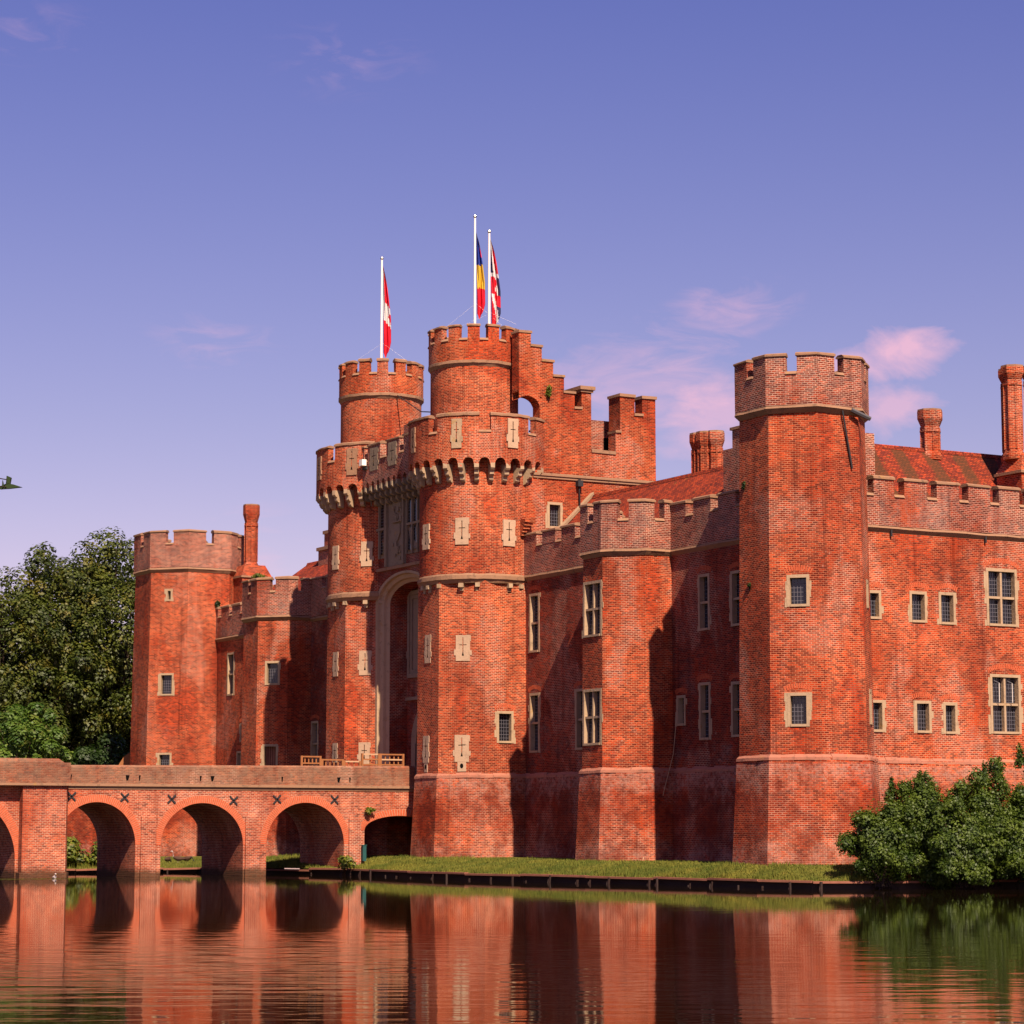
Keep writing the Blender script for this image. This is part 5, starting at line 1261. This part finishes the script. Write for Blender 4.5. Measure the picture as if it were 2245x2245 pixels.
def weed(c, r_, n, lab, seed, mat='fol_weed', size=.12, cat='plant', name='weed', group=None, base=None):
    rs = random.Random(seed); rt = root(name, base or (c[0], c[1], c[2] - r_[2]), lab, cat, group)
    m1 = MB(); bl = [(c[0] + rs.uniform(-.5, .5) * r_[0], c[1] + rs.uniform(-.5, .5) * r_[1], c[2] + rs.uniform(-.4, .4) * r_[2], r_[0] * .5, r_[1] * .5, r_[2] * .5) for _ in range(7)]
    leaves(m1, bl, n, size, mat, rs, shell=.2); reparent(m1.build('leaves'), rt)
    m2 = MB()
    for b in bl[:5]: m2.tube([(c[0], c[1], c[2] - r_[2]), b[:3]], .012, 'bark', 4, .005)
    reparent(m2.build('stems'), rt)
wg = 'weeds growing out of the masonry'
weed(V(23.75, -1.75, 23.9), (.22, .22, .5), 300, 'grassy tuft beside the arched opening high on the stepped block', 41, group=wg, size=.10)
weed(V(51.5, 1.6, 16.9), (.8, .6, .25), 420, 'weeds on top of the far turret', 42, group=wg)
weed(V(65.1, -1.25, 16.5), (.25, .25, .3), 200, 'small tuft where the far corner tower meets the wall', 43, group=wg, mat='fol_dark')
weed(V(28.95, 5.35, 3.25), (.2, .3, .22), 220, 'small plant sprouting above the low bridge arch', 44, group=wg, mat='fol_weed')
weed(V(.6, 2.47, 16.1), (.2, .08, .26), 160, 'dark tuft high on the shaded face of the big corner tower', 45, group=wg, mat='fol_dark', size=.08)
weed(V(.3, 2.50, 12.0), (.15, .07, .18), 110, 'small tuft lower on the shaded face of the big corner tower', 46, group=wg, mat='fol_dark', size=.08)
weed(V(28.2, 6.9, .75), (.9, .5, .4), 900, 'leafy weeds at the end of the bank by the third bridge arch', 47, mat='fol_weed', size=.12, name='bank_plant')
wp = 'low plants on the far bank seen through the left arch'
weed(V(42.0, 16.0, 1.05), (1.6, 1.2, 1.15), 3000, 'yellow-green low plants on the bank seen through the left arch, nearer the pier', 48, size=.2, name='bank_plant', group=wp)
weed(V(42.0, 14.2, 1.05), (1.5, 1.2, 1.1), 3000, 'greener low plants with orange flowers seen through the left arch, next to the dark pier', 49, mat='fol_weed', size=.2, name='bank_plant', group=wp)
shrub((*V(58.5, 7.6, 3)[:2], 3.0), (1.8, 1.8, 2.6), 9000, 'dark ivy mass beside the garden wall seen through the left arch', 50, 'fol_dark', .28, name='ivy', group=None, cat='ivy')
# old garden wall seen through the left arch
b = MB(); F = frame_of((64.5, 14.5), (57.9, 9.3)); L = math.dist((64.5, 14.5), (57.9, 9.3)); fbox(b, F, 0, L, .3, 4.6, -.6, 0, 'brick'); fbox(b, F, 0, L, 4.6, 4.75, -.68, .08, 'stone_cap')
tag(b.build('garden_wall'), 'old brick garden wall seen through the left bridge arch', 'wall')
# tan shed roof peeping over the parapet beside the far tower
b = MB(); pts = []
for i in range(10):
    a = math.pi * i / 9; pts.append((-1.2 * math.cos(a), 5.0 + 2.3 * math.sin(a)))
cx = Vector(V(72.4, 1.5, 0)); rd = Vector((.36, .93, 0)); 
lo = [cx + rd * x + Vector((0, 0, z)) for x, z in [(-1.2, .4)] + pts + [(1.2, .4)]]; hi = [p + Vector((-1.6, .7, 0)) for p in lo]
b.face(lo, 'wood'); b.face(hi, 'wood')
for i in range(len(lo)): j = (i + 1) % len(lo); b.face([lo[i], lo[j], hi[j], hi[i]], 'wood')
tag(b.build('wooden_gate'), 'round-topped tan timber gate standing left of the far corner tower', 'gate')

# ------------------------------------------------------------------ geese and floating bits
def goose(w_, s_, z, ang, sc, body, neck, lab, up=True):
    r = root('goose', V(w_, s_, z), lab, 'goose', 'geese resting on the lawn seen through the middle arch')
    ca, sa_ = math.cos(ang), math.sin(ang)
    def Lc(x, y, zz): return Vector(V(w_, s_, z)) + Vector((x * ca - y * sa_, x * sa_ + y * ca, zz)) * sc
    mb = MB(); rings = []; prof = [(-.48, .30, .02), (-.36, .30, .09), (-.15, .29, .17), (.08, .30, .19), (.25, .34, .14), (.34, .40, .08)]
    for x, zc_, rr2 in prof: rings.append([Lc(x, rr2 * math.cos(q * math.pi / 4), zc_ + rr2 * .85 * math.sin(q * math.pi / 4)) for q in range(8)])
    npf = [(.37, .52, .05), (.38, .66, .042), (.40, .76, .055), (.46, .80, .05), (.56, .78, .015)] if up else [(.42, .36, .05), (.5, .26, .04), (.56, .16, .05), (.62, .1, .015)]
    nk = []
    for x, zc_, rr2 in npf: nk.append([Lc(x, rr2 * math.cos(q * math.pi / 4), zc_ + rr2 * math.sin(q * math.pi / 4)) for q in range(8)])
    for k in range(len(rings) - 1):
        for i in range(8): mb.face([rings[k][i], rings[k][(i + 1) % 8], rings[k + 1][(i + 1) % 8], rings[k + 1][i]], body)
    seq = [rings[-1]] + nk
    for k in range(len(seq) - 1):
        for i in range(8): mb.face([seq[k][i], seq[k][(i + 1) % 8], seq[k + 1][(i + 1) % 8], seq[k + 1][i]], neck)
    mb.face(rings[0], body); mb.face(nk[-1], neck)
    for sy in (-.07, .07): mb.tube([Lc(0, sy, .18), Lc(.02, sy, 0)], .015 * sc, neck, 4)
    reparent(mb.build('body'), r)
M['goose_brown'] = plain('goose_brown', (.09, .045, .03), .8, .2, .3); M['goose_black'] = plain('goose_black', (.02, .018, .02), .7, .2, .2); M['goose_white'] = plain('goose_white', (.6, .5, .5), .8, .2, .1)
goose(46.9, 8.9, .47, 2.4, .80, 'goose_brown', 'goose_black', 'brown goose with dark neck, leftmost on the lawn', False)
goose(46.7, 8.35, .50, -2.2, .80, 'goose_brown', 'goose_white', 'upright goose with pale breast, in the middle of the three')
goose(46.6, 7.9, .50, .6, .80, 'goose_brown', 'goose_black', 'brown goose facing away, rightmost on the lawn', False)

rs = random.Random(5)
mb = MB()
for _ in range(150):
    w_, s_ = 27.9 - rs.random() * 1.2, 21.0 + rs.random() * 6; a = rs.random() * 6; r_ = rs.uniform(.05, .14)
    mb.face([V(w_ + r_ * math.cos(a + q), s_ + r_ * math.sin(a + q), (.142 + rs.random() * .004)) for q in (0, 1, 2, 3, 4, 5)], 'fol_weed')
tag(mb.build('water_plants'), 'floating green water plants at the foot of the big bridge pier', 'water plants', kind='stuff')
def duck(w_, s_, lab):
    mb = MB(); c = Vector(V(w_, s_, .12)); prof = [(-.2, .04, .01), (-.12, .06, .06), (.02, .06, .085), (.12, .07, .06), (.15, .16, .035), (.17, .21, .045), (.24, .20, .012)]; rings = []
    for x, zc_, rr2 in prof: rings.append([c + Vector((x, rr2 * math.cos(q * math.pi / 4), zc_ + rr2 * math.sin(q * math.pi / 4))) for q in range(8)])
    for k in range(len(rings) - 1):
        for i in range(8): mb.face([rings[k][i], rings[k][(i + 1) % 8], rings[k + 1][(i + 1) % 8], rings[k + 1][i]], 'goose_white')
    mb.face(rings[0], 'goose_white'); mb.face(rings[-1], 'flag_yellow')
    tag(mb.build('duck'), lab, 'duck', 'white birds afloat near the left arch')
duck(42.0, 16.2, 'tiny white bird afloat behind the left arch, left one'); duck(40.0, 14.2, 'tiny white bird afloat behind the left arch, right one')
duck(28.2, 21.6, 'tiny white bird afloat at the foot of the big bridge pier')

# ------------------------------------------------------------------ overhanging branch from a young tree on the camera's own bank
br = root('sapling', V(-75.9, 64.0, .8), 'dark twig tip of a young tree reaching in at the left edge against the sky', 'tree')
mb = MB(); mb.tube([V(-75.9, 64.0, .7), V(-75.7, 63.8, 3.0), V(-75.4, 63.5, 5.2)], .05, 'bark', 8, .025); reparent(mb.build('trunk'), br)
mb = MB(); mb.tube([V(-75.6, 63.7, 4.0), V(-72.5, 59.8, 4.35), V(-68.72, 55.25, 4.30), V(-68.12, 54.52, 4.36)], .012, 'bark', 6, .0035); mb.tube([V(-69.2, 55.8, 4.33), V(-68.5, 54.95, 4.38), V(-68.14, 54.53, 4.40)], .004, 'bark', 5, .003); reparent(mb.build('branch'), br)
tip = Vector(V(-68.12, 54.52, 4.37)); rd = Vector((.485, .875, 0)); up = Vector((0, 0, 1))
mb = MB(); fw = Vector((-.875, .485, 0)) * .012
for out in ([(-.055, -.012), (.0, .012), (.04, .004), (.085, -.010), (.02, -.018), (-.04, -.022)], [(-.03, -.005), (-.028, .03), (-.02, .0)], [(-.008, .0), (-.004, .055), (.022, .045), (.016, .008)]):
    a_ = [tip + rd * x + up * z + fw for x, z in out]; b_ = [tip + rd * x * .96 + up * z - fw for x, z in out]
    mb.face(a_, 'fol_dark'); mb.face(b_, 'fol_dark')
    for i in range(len(a_)): j = (i + 1) % len(a_); mb.face([a_[i], a_[j], b_[j], b_[i]], 'fol_dark')
reparent(mb.build('leaves'), br)
